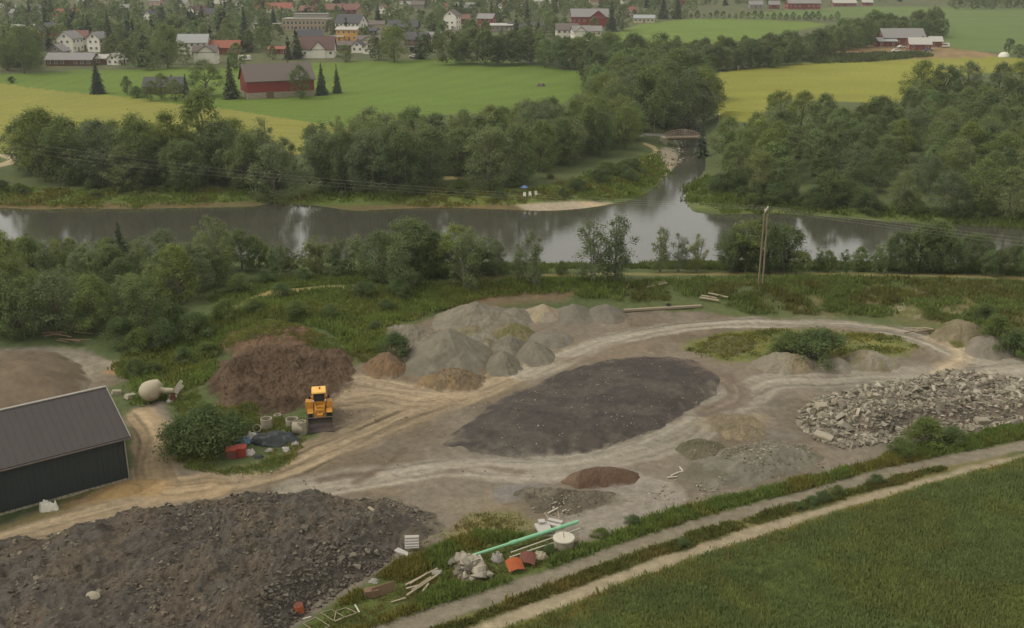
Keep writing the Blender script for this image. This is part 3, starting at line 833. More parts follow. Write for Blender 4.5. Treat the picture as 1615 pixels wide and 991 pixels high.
stone_o, stone_s, stone_P = heap('stone_pile', 'huge dark heap of soil and stones nearest the camera, lower left', 'stone pile', [(-260, 930), (-100, 880), (0, 868), (60, 852), (140, 820), (240, 806), (330, 790), (420, 782), (500, 780), (580, 790), (650, 790), (700, 808), (710, 835), (660, 862), (610, 900), (560, 932), (500, 975), (430, 1040), (300, 1150), (-260, 1200)],
     1.6, 'plateau', M_soil, S(92, 86, 78), S(102, 92, 79), 0.9, 2.6, 0.04, None, 33, lobes=[(200, 860, 4, 0.8), (420, 830, 4, .9), (100, 940, 4, .8), (630, 820, 2.5, .6), (330, 930, 5, .7)], nrad=230, nang=600)
rub_o, rub_s, rub_P = heap('rubble_pile', 'grey earth core under the long heap of broken concrete', 'rubble pile', [(1260, 652), (1280, 632), (1340, 619), (1400, 610), (1460, 601), (1520, 592), (1580, 594), (1700, 612), (1740, 645), (1660, 662), (1560, 668), (1480, 674), (1400, 684), (1330, 694), (1290, 690), (1266, 672)],
     1.35, 'plateau', M_gravel, S(118, 105, 92), S(98, 92, 84), 0.3, 1.5, 0.05, None, 34, lobes=[(1500, 610, 3, .7), (1400, 630, 3, .4)], nrad=60, nang=200)
yg = 'earth mounds along the pale track'
heap('earth_mound', 'grey gravel mound with a weedy crest in front of the road verge', 'earth mound', [(1066, 752), (1085, 728), (1140, 706), (1210, 694), (1280, 700), (1310, 722), (1270, 745), (1190, 768), (1120, 778)], 1.0, 'dome', M_gravel, S(114, 109, 95), S(102, 97, 80), 0.35, 1.6, 0.06, yg, 40)
heap('earth_mound', 'low dark green grown mound left of the grey gravel mound', 'earth mound', ('ell', 1108, 712, 44, 2.0, 0), 0.8, 'dome', M_soil, S(98, 94, 72), S(110, 102, 82), 0.2, 1.0, 0.08, yg, 41)
heap('earth_mound', 'flat yellow brown mound with dry grass beside the concrete rubble', 'earth mound', ('ell', 1160, 672, 48, 2.6, 10), 0.55, 'dome', M_soil, S(136, 122, 96), S(124, 112, 90), 0.2, 1.0, 0.1, yg, 42)
heap('earth_mound', 'leftmost bare grey mound in front of the grassy island', 'earth mound', ('ell', 1238, 577, 54, 2.2, 0), 1.3, 'dome', M_gravel, S(130, 122, 104), S(134, 120, 96), 0.25, 1.1, 0.08, yg, 43)
heap('earth_mound', 'small grey mound between two larger bare mounds before the grassy island', 'earth mound', ('ell', 1318, 578, 28, 1.8, 0), 1.0, 'cone', M_gravel, S(130, 122, 108), None, 0.15, 1.0, 0.08, yg, 44)
heap('earth_mound', 'rightmost bare mound in front of the grassy island', 'earth mound', ('ell', 1372, 572, 46, 2.2, 0), 1.1, 'dome', M_gravel, S(132, 124, 106), S(120, 110, 86), 0.22, 1.0, 0.08, yg, 45)
heap('earth_mound', 'brown grassy mound at the left end of the grassy island', 'earth mound', ('ell', 1150, 545, 46, 2.4, 0), 1.1, 'dome', M_soil, S(112, 102, 74), S(98, 98, 58), 0.25, 1.0, 0.08, yg, 46)
heap('earth_mound', 'grass topped grey mound right of the heap of logs', 'earth mound', ('ell', 1513, 532, 44, 2.8, 0), 2.0, 'dome', M_soil, S(126, 116, 92), S(106, 104, 62), 0.25, 1.2, 0.08, yg, 47)
heap('earth_mound', 'bare grey mound at the right end of the pale track', 'earth mound', ('ell', 1556, 552, 38, 2.4, 0), 1.5, 'dome', M_gravel, S(124, 116, 102), None, 0.2, 1.1, 0.08, yg, 48)
heap('earth_mound', 'low dry grass mound farthest back under the dike path', 'earth mound', ('ell', 1445, 492, 40, 2.4, 0), 0.9, 'dome', M_soil, S(134, 126, 100), S(106, 104, 66), 0.2, 1.2, 0.08, yg, 49)
heap('earth_mound', 'flat yellow sand heap against the dark shed wall', 'earth mound', ('ell', 190, 775, 40, 1.2, 25), 0.5, 'dome', M_gravel, S(152, 126, 86), S(148, 124, 88), 0.08, 1.2, 0.08, yg, 50)
heap('rubble_pile', 'small grey rubble core at the left end of the green pipe', 'rubble pile', [(710, 890), (728, 880), (758, 890), (780, 905), (762, 920), (728, 918)], 0.7, 'dome', M_gravel, S(112, 104, 90), S(98, 92, 80), 0.2, 0.8, 0.05, None, 52)
heap('earth_mound', 'low grey spoil mound with sticks left of the rust brown heap', 'earth mound', [(805, 775), (850, 762), (890, 772), (950, 778), (985, 775), (960, 798), (900, 812), (850, 808), (815, 795)], 0.45, 'dome', M_soil, S(102, 94, 80), S(116, 108, 92), 0.35, 1.0, 0.1, None, 53)

# ------------------------------------------------------------------ materials of built things
M_dark_wall = mat('dark_cladding', S(52, 58, 57), 0.6, 0.10, 2.0, 0.25, 1.0, stretch=(6, 6, 0.2))
M_dark_roof = mat('dark_roof_metal', S(70, 64, 61), 0.55, 0.08, 0.8, 0.05, 3.0)
M_trim = mat('pale_trim', S(150, 144, 134), 0.6, 0.1)
M_concrete = mat('concrete', S(158, 148, 128), 0.9, 0.16, 2.5, 0.3, 12, vary=0.1, dirt=S(120, 114, 92))
M_concrete_pale = mat('pale_concrete', S(186, 178, 160), 0.85, 0.1, 3, 0.2, 10)
M_yellow = mat('machine_yellow', S(188, 132, 48), 0.5, 0.12, 2.5, dirt=S(150, 104, 46))
M_yellow_top = mat('machine_yellow_top', S(232, 182, 92), 0.5, 0.08, 2.5)
M_steel = mat('worn_steel', S(96, 88, 82), 0.5, 0.2, 3, 0.1, metal=0.4, dirt=S(116, 96, 78))
M_black = mat('black_rubber', S(44, 42, 40), 0.85, 0.2, 4)
M_rim = mat('wheel_rim', S(178, 130, 62), 0.6, 0.15)
M_glass = mat('dark_glass', S(38, 42, 44), 0.12, 0.1, spec=0.6)
M_white = mat('white_paint', S(214, 208, 194), 0.6, 0.06, 2)
M_white_sheet = mat('white_plastic', S(178, 171, 162), 0.5, 0.08, 3)
M_red = mat('red_paint', S(150, 62, 48), 0.65, 0.15, 3, dirt=S(128, 66, 50))
M_rust = mat('orange_rust', S(160, 84, 46), 0.85, 0.2, 3, 0.2, dirt=S(112, 62, 46))
M_rust_dark = mat('dark_rust', S(106, 66, 54), 0.85, 0.2, 3, 0.2)
M_green_pipe = mat('pale_green_plastic', S(130, 184, 142), 0.5, 0.06, 1.5, dirt=S(150, 196, 158))
M_black_sheet = mat('black_plastic_sheet', S(50, 54, 54), 0.4, 0.25, 3, 0.3, 5)
M_blue = mat('faded_blue', S(96, 118, 142), 0.6, 0.1)
M_wood = mat('grey_wood', S(150, 138, 114), 0.85, 0.2, 3, stretch=(8, 8, 1), vary=0.15)
M_wood_dark = mat('brown_wood', S(112, 90, 70), 0.85, 0.2, 3, stretch=(8, 8, 1), vary=0.15)
M_pole = mat('pole_wood', S(132, 116, 98), 0.85, 0.15, 2, stretch=(6, 6, 0.6))
M_wire = mat('wire', S(160, 156, 144), 0.5, 0.05)
M_beige = mat('beige_drum_paint', S(172, 161, 138), 0.7, 0.08, 1.2, dirt=S(146, 132, 104))

# ------------------------------------------------------------------ dark shed, lower left
pA, pB = G1(205, 757), G1(0, 814)
sdir = np.array([pA[0] - pB[0], pA[1] - pB[1]]); sdir /= np.linalg.norm(sdir)
yaw = math.atan2(sdir[1], sdir[0])
shed = thing('storage_shed', 'dark grey clad storage shed with dark low pitched roof, lower left of the yard', 'shed', (pA[0], pA[1], min(pA[2], pB[2]) - 0.05), yaw)
SL, SWD, SEH, SRISE = 34.0, 11.0, 4.15, 2.35     # long side runs along local -X, the gable end stands at local x = 0
mb = MB()
mb.box((-SL / 2, SWD / 2, SEH / 2), (SL, SWD, SEH))
mb.add([(0, 0, SEH), (0, SWD, SEH), (0, SWD / 2, SEH + SRISE - 0.02), (-SL, 0, SEH), (-SL, SWD, SEH), (-SL, SWD / 2, SEH + SRISE - 0.02)], [(0, 1, 2), (3, 5, 4), (0, 2, 5, 3), (1, 4, 5, 2)])
for k in range(76):
    mb.box((-0.2 - k * 0.44, -0.016, SEH / 2), (0.05, 0.03, SEH - 0.3))
mb.build('wall', M_dark_wall, shed)
mb = MB()
mb.box((-SL / 2, SWD / 2, 0.14), (SL + 0.06, SWD + 0.06, 0.28))
mb.build('foundation', M_concrete, shed)
mb = MB()
ov, tk = 0.42, 0.14
sl = SRISE / (SWD / 2)
for s in (0, 1):
    y0 = -ov if s == 0 else SWD + ov
    z0 = SEH - ov * sl + 0.05
    ym, zm = SWD / 2, SEH + SRISE + 0.05
    vs = [(0.35, y0, z0), (0.35, ym, zm), (-SL - .35, ym, zm), (-SL - .35, y0, z0)]
    vs += [(x, y, z + tk) for x, y, z in vs]
    mb.add(vs, [(0, 1, 2, 3), (7, 6, 5, 4), (0, 4, 5, 1), (3, 2, 6, 7), (0, 3, 7, 4), (1, 5, 6, 2)])
roof = mb.build('roof', M_dark_roof, shed)
mb = MB()
for k in range(58):
    x = 0.1 - k * 0.6
    mb.bar((x, -ov, SEH - ov * sl + .05 + tk + .012), (x, SWD / 2, SEH + SRISE + .05 + tk + .012), 0.02, 0.012)
mb.build('roof_seam', M_dark_roof, roof)
mb = MB()
for s in (0, 1):
    y0 = -ov - .02 if s == 0 else SWD + ov + .02
    mb.bar((0.39, y0, SEH - ov * sl + 0.09), (0.39, SWD / 2, SEH + SRISE + 0.09), 0.06, 0.30)
mb.build('verge_board', M_trim, roof)
MB().box((-SL / 2, SWD / 2, SEH + SRISE + 0.05 + tk + 0.02), (SL + 0.75, 0.30, 0.09)).build('ridge_cap', M_trim, roof)
mb = MB()
mb.tube([(0.3, -ov - 0.08, SEH - ov * sl + 0.06), (-SL - .3, -ov - 0.08, SEH - ov * sl + 0.06)], 0.075, 8)
mb.build('gutter', M_steel, shed)
MB().tube([(-0.06, -0.08, SEH - 0.2), (-0.06, -0.08, 0.1)], 0.055, 8).build('downpipe', M_trim, shed)
MB().box((0.012, SWD / 2, 1.9), (0.05, 3.6, 3.6)).build('door', M_steel, shed)

# ------------------------------------------------------------------ yellow wheel loader
q = G1(506, 676)
ld = thing('wheel_loader', 'yellow wheel loader parked facing the camera with its bucket on the ground', 'wheel loader', tuple(q), R(11))
ld.scale = (.93, .93, .93)
# local: -Y is the front (bucket), X to the side
mb = MB()
BW = 1.22
prof = [(-0.95, 0.06), (-0.2, 0.03), (0.12, 0.16), (0.26, 0.45), (0.24, 0.82), (0.06, 1.06), (-0.06, 1.16)]
pin = [(y - .03 if i > 1 else y, z + 0.045) for i, (y, z) in enumerate(prof)]
n = len(prof)
vs = [(x, y, z) for x in (-BW, BW) for y, z in prof] + [(x, y, z) for x in (-BW, BW) for y, z in pin]
fs = [(i, i + 1, n + i + 1, n + i) for i in range(n - 1)] + [(2 * n + i + 1, 2 * n + i, 3 * n + i, 3 * n + i + 1) for i in range(n - 1)]
fs += [(0, n, 3 * n, 2 * n), (n - 1, 3 * n - 1, 4 * n - 1, 2 * n - 1)]
mb.add(vs, fs)
for s in (-1, 1):
    pl = [(s * BW, y, z) for y, z in prof] + [(s * (BW + 0.045), y, z) for y, z in prof]
    mb.add(pl, [tuple(range(n)), tuple(range(2 * n - 1, n - 1, -1))] + [(i, i + n, (i + 1) % n + n, (i + 1) % n) for i in range(n)])
mb.box((0, -0.93, 0.06), (2 * BW + 0.08, 0.2, 0.05))
bucket = mb.build('bucket', M_steel, ld)
MB().box((0, 0.02, 1.19), (2 * BW + 0.1, 0.14, 0.07)).build('bucket_lip', M_steel, bucket)
for s in (-1, 1):
    mb = MB()
    mb.bar((s * 0.48, 0.28, 0.5), (s * 0.48, 1.1, 0.95), 0.13, 0.3)
    mb.bar((s * 0.48, 1.05, 0.93), (s * 0.44, 2.2, 1.75), 0.13, 0.34)
    mb.build('lift_arm', M_yellow, ld, bevel=0.02)
    MB().tube([(s * 0.62, 0.75, 0.72), (s * 0.58, 1.95, 1.15)], [0.05, 0.085], 8).build('lift_cylinder', M_trim, ld)
mb = MB()
mb.box((0, 0.95, 1.05), (0.74, 1.0, 0.5), top=(0.8, 0.9))
mb.box((0, 1.7, 1.2), (1.0, 1.5, 0.9), top=(0.85, 1))
mb.box((0, 1.35, 1.55), (0.62, 0.3, 0.7))
mb.build('front_frame', M_yellow, ld, bevel=0.04)
MB().bar((0, 0.3, 0.85), (0, 1.4, 1.55), 0.12, 0.22).build('tilt_link', M_rust_dark, ld)
mb = MB()
mb.box((-0.05, 4.3, 1.35), (1.45, 2.5, 1.1), top=(0.92, 0.96))
mb.box((-0.05, 5.45, 0.95), (1.7, 0.5, 0.8))
mb.build('engine_hood', M_yellow, ld, bevel=0.06)
for s, w, hz in ((-1, .82, 1.0), (1, .62, .8)):
    mb = MB()
    mb.box((s * 1.02, 2.55, 1.62), (w, 1.15, hz), top=(0.94, 0.8))
    mb.build('side_tank', M_yellow, ld, bevel=0.07)
for s in (-1, 1):
    mb = MB()
    mb.box((s * 0.95, 1.45, 1.36), (0.6, 1.3, 0.07))
    mb.build('fender', M_yellow, ld, bevel=0.02)
mb = MB()
for sx in (-1, 1):
    for y in (2.25, 3.55):
        mb.bar((sx * 0.62, y + (0.12 if y < 3 else -.05), 1.7), (sx * 0.6, y, 3.0), 0.09)
mb.box((0, 2.9, 1.78), (1.3, 1.4, 0.5))
cab = mb.build('cab', M_yellow, ld, bevel=0.015)
mb = MB()
mb.box((0, 2.32, 2.5), (1.12, 0.04, 0.92)); mb.box((0, 3.52, 2.5), (1.12, 0.04, 0.92))
for sx in (-1, 1): mb.box((sx * 0.59, 2.92, 2.5), (0.04, 1.16, 0.92))
mb.build('window', M_glass, cab)
MB().box((0, 2.88, 3.07), (1.5, 1.75, 0.16), top=(0.92, 0.92)).build('cab_roof', M_yellow_top, cab, bevel=0.04)
MB().tube([(0.1, 2.9, 3.15), (0.1, 2.9, 3.36)], 0.09, 10).build('beacon', M_rust, cab)
for s in (-1, 1):
    mb = MB(); mb.bar((s * 0.66, 2.2, 2.3), (s * 0.92, 2.1, 2.55), 0.03); mb.box((s * 0.95, 2.08, 2.6), (0.2, 0.05, 0.32))
    mb.build('mirror', M_black, cab)
    hl = MB(); hl.tube([(s * 0.62, 2.16, 2.2), (s * 0.62, 2.02, 2.18)], 0.1, 10)
    hl.build('headlight', M_white, cab)
MB().tube([(0.35, 4.2, 1.9), (0.35, 4.2, 2.7)], 0.06, 8).build('exhaust_pipe', M_steel, ld)
for (sx, y) in ((-1, 1.45), (1, 1.45), (-1, 4.5), (1, 4.5)):
    Mx = Matrix.Translation((sx * 1.0, y, 0.66)) @ Matrix.Rotation(R(90), 4, 'Y')
    w = MB().lathe([(0.34, -0.22), (0.58, -0.24), (0.65, -0.17), (0.67, 0), (0.65, 0.17), (0.58, 0.24), (0.34, 0.22), (0.34, -0.22)], 28, Mx)
    for k in range(20):
        a = 2 * math.pi * k / 20
        w.box((sx * 1.0, y + 0.665 * math.cos(a), 0.66 + 0.665 * math.sin(a)), (0.38, 0.07, 0.05), M=Matrix.Rotation(a - math.pi / 2, 4, 'X'))
    wh = w.build('wheel', M_black, ld, True)
    MB().lathe([(0.02, 0.10), (0.2, 0.12), (0.34, 0.2), (0.34, -0.2), (0.2, -0.12), (0.02, -0.10)], 20, Mx).build('rim', M_rim, wh, True)

# ------------------------------------------------------------------ concrete rings beside the loader
def ring_mesh(r, h, t=0.09):
    return MB().lathe([(r - t, 0), (r, 0), (r, h), (r - t, h), (r - t, 0)], 28).mesh('concrete_ring', M_concrete, True)


RG = 'concrete well rings left of the loader'
def ring(px, py, r, h, label, tilt=None, dz=0.0):
    q = G1(px, py)
    o = link('concrete_ring', ring_mesh(r, h), None, (q[0], q[1], q[2] + dz))
    if tilt: o.rotation_euler = tilt
    tag(o, label, 'concrete ring', RG)


ring(421, 676, 0.54, 1.05, 'tall dark standing concrete ring, leftmost behind the black plastic sheet')
ring(461, 672, 0.60, 0.75, 'widest standing concrete ring, behind the one lying on its side')
ring(441, 684, 0.5, 0.12, 'thin grassy concrete ring lying flat left of the ring on its side')
ring(462, 684, 0.58, 0.95, 'pale concrete ring lying on its side, its wall towards the camera', (0, R(90), R(5)), 0.56)
ring(477, 684, 0.42, 1.25, 'narrow concrete pipe cone standing closest to the loader bucket')
ring(438, 658, 0.34, 0.25, 'small concrete ring farthest from the camera, low in the grass')
ring(405, 681, 0.40, 0.5, 'pale tilted concrete ring above the white sheets', (R(50), 0, R(20)), 0.2)

# ------------------------------------------------------------------ crumpled sheets and other odds and ends
def crumple(px, py, rx, ry, h, seed, n=26):
    q = G1(px, py)
    xs = np.linspace(-1, 1, n)
    X, Y = np.meshgrid(xs, xs)
    a = fbm(X * 2 + seed, Y * 2, 1.0, 4, seed)
    edge = 1 - sstep(0.55, 1.0, np.sqrt(X * X + Y * Y) + 0.5 * (a - 0.5))
    Z = 0.05 + h * edge * (0.4 + 1.1 * np.abs(a - 0.5) * 2 + .3 * fbm(X * 5, Y * 5, 1, 2, seed + 2))
    x, y = (X * rx).ravel(), (Y * ry).ravel()
    z = Z.ravel()
    keep = ((np.sqrt(X * X + Y * Y) + 0.5 * (a - 0.5)) < 1.0).ravel()
    qd = [(r * n + c, r * n + c + 1, (r + 1) * n + c + 1, (r + 1) * n + c) for r in range(n - 1) for c in range(n - 1)]
    qd = np.array([f for f in qd if keep[list(f)].all()])
    gz_ = height(x + q[0], y + q[1]) - q[2]
    top = np.stack([x, y, z + gz_], -1); bot = np.stack([x, y, gz_ - 0.05], -1)
    N0 = len(x)
    v = np.concatenate([top, bot]); f = np.concatenate([qd, qd[:, ::-1] + N0])
    # close the rim
    from collections import Counter
    ec = {}
    for g in qd:
        for k in range(4):
            e = (int(g[k]), int(g[(k + 1) % 4]))
            if (e[1], e[0]) in ec: del ec[(e[1], e[0])]
            else: ec[e] = 1
    f = np.concatenate([f, np.array([(b_, a_, a_ + N0, b_ + N0) for a_, b_ in ec])])
    used, inv = np.unique(f, return_inverse=True)
    return q, v[used], inv.reshape(-1, 4)


def sheet(name, label, cat, px, py, rx, ry, h, m, seed):
    q, v, f = crumple(px, py, rx, ry, h, seed)
    return tag(link(name, np_mesh(name, v, f, m, True), None, tuple(q)), label, cat)


sheet('plastic_sheet', 'crumpled black plastic sheet in front of the concrete rings', 'plastic sheet', 436, 696, 2.3, 1.3, 0.6, M_black_sheet, 3)
sheet('plastic_sheet', 'small crumpled white sheet left of the black plastic sheet', 'plastic sheet', 400, 692, 0.75, 0.6, 0.5, M_white_sheet, 5)
sheet('plastic_sheet', 'faded blue bundle in front of the big bush by the red bins', 'plastic sheet', 386, 698, 0.65, 0.45, 0.45, M_blue, 6)
sheet('white_sack', 'torn white sack lying right of the two red bins', 'sack', 393, 716, 0.6, 0.45, 0.4, M_white_sheet, 8)
sheet('white_sack', 'small white sack on the gravel below the black plastic sheet', 'sack', 451, 711, 0.38, 0.3, 0.3, M_white_sheet, 9)
sheet('bulk_bag', 'slumped white bulk bag by the dark shed wall', 'bulk bag', 78, 804, 0.78, 0.6, 0.65, M_white, 11)
sheet('white_sack', 'grey white sack lying left of the rubble beside the green pipe', 'sack', 785, 884, 0.55, 0.45, 0.55, M_trim, 12)
sheet('white_sack', 'pale yellowish sack between the rusty sheets and the concrete tank', 'sack', 853, 880, 0.55, 0.4, 0.4, M_beige, 13)


for i, (px, py, m_, lab) in enumerate(((412, 700, M_white_sheet, 'small white scrap on the left edge of the black plastic sheet'), (425, 712, M_trim, 'grey scrap on the gravel in front of the black plastic sheet'), (466, 702, M_trim, 'pale scrap at the right end of the black plastic sheet'), (408, 722, M_black_sheet, 'dark scrap on the weeds right of the torn white sack'),
                                       (430, 690, M_blue, 'bluish scrap on top of the black plastic sheet'), (268, 634, M_white_sheet, 'crumpled white scrap below the neck of the beige mixer drum'), (690, 905, M_trim, 'pale scrap on the grass between the plank bundle and the rubble'), (590, 918, M_trim, 'pale scrap in the grass above the broken wooden box'))):
    sheet('scrap', lab, 'scrap', px, py, .42, .3, .22, m_, 40 + i)


def bin_(px, py, label, rz, m):
    q = G1(px, py)
    t = thing('crate_bin', label, 'bin', tuple(q), rz, 'red bins beside the bush')
    MB().box((0, 0, 0.42), (0.8, 0.85, 0.84), top=(1.08, 1.08)).build('body', m, t, bevel=0.03)
    MB().box((0, 0, 0.89), (0.95, 1.0, 0.08)).build('lid', M_red, t, bevel=0.02)


bin_(366, 722, 'red lidded bin beside the big bush, the left one of two', R(10), M_rust_dark)
bin_(381, 719, 'red lidded bin beside the torn white sack, the right one of two', R(6), M_red)

# old mixer drum
q = G1(238, 634)
dr = thing('mixer_drum', 'round beige concrete mixer drum dumped at the green edge with its chute', 'mixer drum', tuple(q), R(4))
MB().lathe([(0.25, -0.95), (0.62, -0.86), (0.95, -0.5), (1.08, 0.0), (0.96, 0.45), (0.72, 0.9), (0.5, 1.2), (0.4, 1.35)], 32, Matrix.Translation((0, 0, 1.15)) @ Matrix.Rotation(R(52), 4, 'Y') @ Matrix.Rotation(R(-20), 4, 'X')).build('drum', M_beige, dr, True)
MB().tube([(0.7, 0, 1.35), (1.5, 0.05, 1.15), (2.3, 0.1, 1.1)], [0.42, 0.3, 0.27], 14, inner=.2).build('neck', M_beige, dr, True)
for k, (a, b2) in enumerate((((2.3, 0.1, 0.95), (3.2, 0.2, 2.1)), ((2.6, -0.1, 0.9), (3.3, -0.05, 1.7)))):
    MB().bar(a, b2, 0.16, 0.3).build('chute', M_concrete_pale, dr)
MB().box((2.2, 0, 0.45), (0.6, 0.5, 0.85), top=(.5, .8)).build('support_frame', M_rust_dark, dr, bevel=.03)

# bent white debris by the drum
for i, (px, py, w, lab) in enumerate(((272, 630, .7, 'small pale concrete block right of the beige mixer drum'), (184, 622, .8, 'pale concrete slab half hidden left of the beige mixer drum'), (206, 628, .9, 'flat pale slab lying just left of the beige mixer drum'))):
    q = G1(px, py)
    o = MB().box((0, 0, .22), (w * 1.3, w, .44), top=(.8, .7)).build('concrete_block', M_concrete, None, bevel=.05)
    o.location = q; o.rotation_euler = (0, R(8), R(25 * i))
    tag(o, lab, 'concrete block')

# ------------------------------------------------------------------ things lying on the verge in front
def ends(p1, p2, z=0.15):
    a, b_ = G([p1[0], p2[0]], [p1[1], p2[1]])
    a[2] += z; b_[2] += z
    return a, b_


def pole_thing(name, label, cat, p1, p2, rad, m, z=0.15, n=12, z2=None, group=None, square=False):
    a, b_ = ends(p1, p2, z)
    if z2 is not None: b_[2] += z2 - z
    mid = (a + b_) / 2
    mb = MB()
    if square: mb.bar(a - mid, b_ - mid, rad * 2, rad * 1.2)
    else: mb.tube([a - mid, (a + b_) / 2 - mid + np.array([0, 0, .02]), b_ - mid], rad, n)
    o = mb.build(name, m, None, not square)
    o.location = mid
    return tag(o, label, cat, group)


a, b_ = ends((738, 888), (911, 832), 0.5)
gp = thing('plastic_pipe', 'long pale green plastic pipe lying across the verge rubble', 'pipe', tuple((a + b_) / 2))
c0 = (a + b_) / 2; mid = a + (b_ - a) * 0.40
MB().tube([a - c0, mid - c0], 0.11, 16).build('thin_length', M_green_pipe, gp, True)
MB().tube([mid - c0 - (b_ - a) * .012, b_ - c0], 0.15, 16).build('thick_length', M_green_pipe, gp, True)
MB().tube([mid - c0 - (b_ - a) * .03, mid - c0 + (b_ - a) * .02], 0.17, 16).build('socket', M_green_pipe, gp, True)
pole_thing('thin_pipe', 'thin white pipe under the green pipe, passing behind the concrete tank', 'pipe', (806, 878), (915, 840), 0.05, M_concrete_pale, .35)
pole_thing('thin_pipe', 'thin white pipe lowest beside the rusty sheets, ending at the concrete tank', 'pipe', (804, 884), (876, 860), 0.055, M_concrete_pale, .25)
q = G1(889, 862)
tk_ = thing('concrete_tank', 'round pale concrete tank with flat lid and iron rod on the verge', 'tank', tuple(q))
MB().lathe([(0.74, 0), (0.76, 0.62), (0.74, 0.64)], 36).build('tank_wall', M_concrete, tk_, True)
MB().lathe([(0.80, 0.64), (0.83, 0.68), (0.83, 0.76), (0.79, 0.80), (0.1, 0.79)], 36).build('lid', M_concrete_pale, tk_, True)
MB().tube([(0.02, -.05, 0.78), (-0.03, 0.02, 1.2)], 0.022, 6).build('iron_rod', M_rust_dark, tk_)


def bent_sheet(label, px, py, w, d, rz, m, h):
    q = G1(px, py)
    mb = MB(); n = 8
    vs = []
    for k in (0, 0.03):
        for i in range(n + 1):
            x = -w / 2 + w * i / n
            for y in (-d / 2, d / 2):
                vs.append((x, y, 0.25 + h * math.sin(math.pi * i / n) * (0.7 + 0.3 * (y > 0)) + (0.35 if y > 0 else 0) + k))
    m2 = 2 * (n + 1)
    fs = [(2 * i, 2 * i + 2, 2 * i + 3, 2 * i + 1) for i in range(n)]
    fs = [tuple(v + m2 for v in f) for f in fs] + [f[::-1] for f in fs]
    fs += [(2 * i, 2 * i + m2, 2 * i + 2 + m2, 2 * i + 2) for i in range(n)] + [(2 * i + 1, 2 * i + 3, 2 * i + 3 + m2, 2 * i + 1 + m2) for i in range(n)]
    fs += [(0, 1, 1 + m2, m2), (2 * n, 2 * n + m2, 2 * n + 1 + m2, 2 * n + 1)]
    mb.add(vs, fs)
    o = mb.build('metal_sheet', m, None); o.location = q; o.rotation_euler = (0, 0, rz)
    tag(o, label, 'metal sheet', 'rusty metal sheets by the green pipe')


bent_sheet('bright orange rusty metal sheet under the thin white pipe', 812, 900, 1.2, 1.0, R(20), M_rust, 0.18)
bent_sheet('dark red brown rusty metal sheet right of the bright orange one', 832, 890, 1.2, 0.9, R(-12), M_rust_dark, 0.2)

WG = 'white panels by the green pipe'
def slab(name, label, cat, px, py, s, rz, m, tilt=(0, 0), group=None, z=0.0, bevel=0.015):
    q = height(*on_plane(px, py, 0)[:2])[0]
    g = G1(px, py)
    o = MB().box((0, 0, s[2] / 2), s).build(name, m, None, bevel=bevel)
    o.location = (g[0], g[1], max(g[2], float(height(g[0], g[1])[0])) + z)
    o.rotation_euler = (tilt[0], tilt[1], rz)
    return tag(o, label, cat, group)


slab('foam_panel', 'square white foam panel behind the right half of the green pipe', 'panel', 857, 837, (1.1, 1.2, 0.22), R(20), M_white_sheet, (R(8), 0), WG, .1)
slab('foam_panel', 'small white block lying on the square white foam panel', 'panel', 854, 832, (.5, .4, .16), R(10), M_white_sheet, (R(8), 0), WG, .46)
slab('foam_panel', 'long white strip panel next to the square foam panel', 'panel', 872, 831, (1.3, .35, 0.16), R(-24), M_white_sheet, (0, 0), WG, .1)
slab('foam_panel', 'second white strip panel, the one farther from the green pipe', 'panel', 876, 826, (1.2, .35, 0.16), R(-24), M_white_sheet, (0, 0), WG, .15)
pole_thing('stick', 'thin white stick standing up behind the white strip panels', 'stick', (882, 826), (880, 817), .035, M_wood, .2, z2=.6)
pole_thing('stick', 'thin white stick leaning left of the white strip panels', 'stick', (868, 826), (859, 816), .035, M_wood, .2, z2=.4)
# white ribbed panels at the foot of the dark stone heap
q = G1(650, 868)
wp = thing('ribbed_panel', 'upright white ribbed metal panel at the foot of the dark stone heap', 'panel', (q[0], q[1], q[2] + .1), R(5))
mb = MB()
mb.box((0, 0, .62), (1.05, .04, 1.0), M=Matrix.Rotation(R(-48), 4, 'X'))
for k in range(4):
    mb.box((0, -.07 + (k - 1.5) * .2 * math.sin(R(48)), .66 + (k - 1.5) * .22 * math.cos(R(48))), (1.04, .14, .07), M=Matrix.Rotation(R(-48), 4, 'X'))
mb.build('sheet', M_white_sheet, wp)
MB().bar((.45, .25, 0), (.45, .3, .85), .06).build('prop', M_wood, wp)
slab('foam_panel', 'white broken panel lying flat, left of the upright ribbed panel', 'panel', 633, 874, (1.0, .5, .12), R(-32), M_white_sheet, (0, R(6)), 'white panels at the stone heap', .12)
slab('foam_panel', 'narrow white block in front of the broken flat white panel', 'panel', 638, 878, (.8, .25, .2), R(-32), M_white_sheet, (0, 0), 'white panels at the stone heap', .1)
pole_thing('wood_beam', 'short pale beam lying on the right slope of the dark stone heap', 'beam', (583, 832), (594, 840), .11, M_wood, 1.75, square=True)
pole_thing('wood_beam', 'dark rusty beam lying on the left slope of the dark stone heap', 'beam', (140, 895), (172, 893), .16, M_rust_dark, 1.9, square=True)
q = G1(154, 985)
o = MB().lathe([(0.36, 0), (.44, .12), (.40, .34), (.22, .46), (.03, .48)], 9).build('pale_boulder', M_concrete, None, True)
o.location = (q[0], q[1], float(height(q[0], q[1])[0]) - .05); o.rotation_euler = (R(25), R(8), 0); o.scale = (1.15, .85, 1)
tag(o, 'round pale boulder at the bottom edge of the dark stone heap', 'boulder')
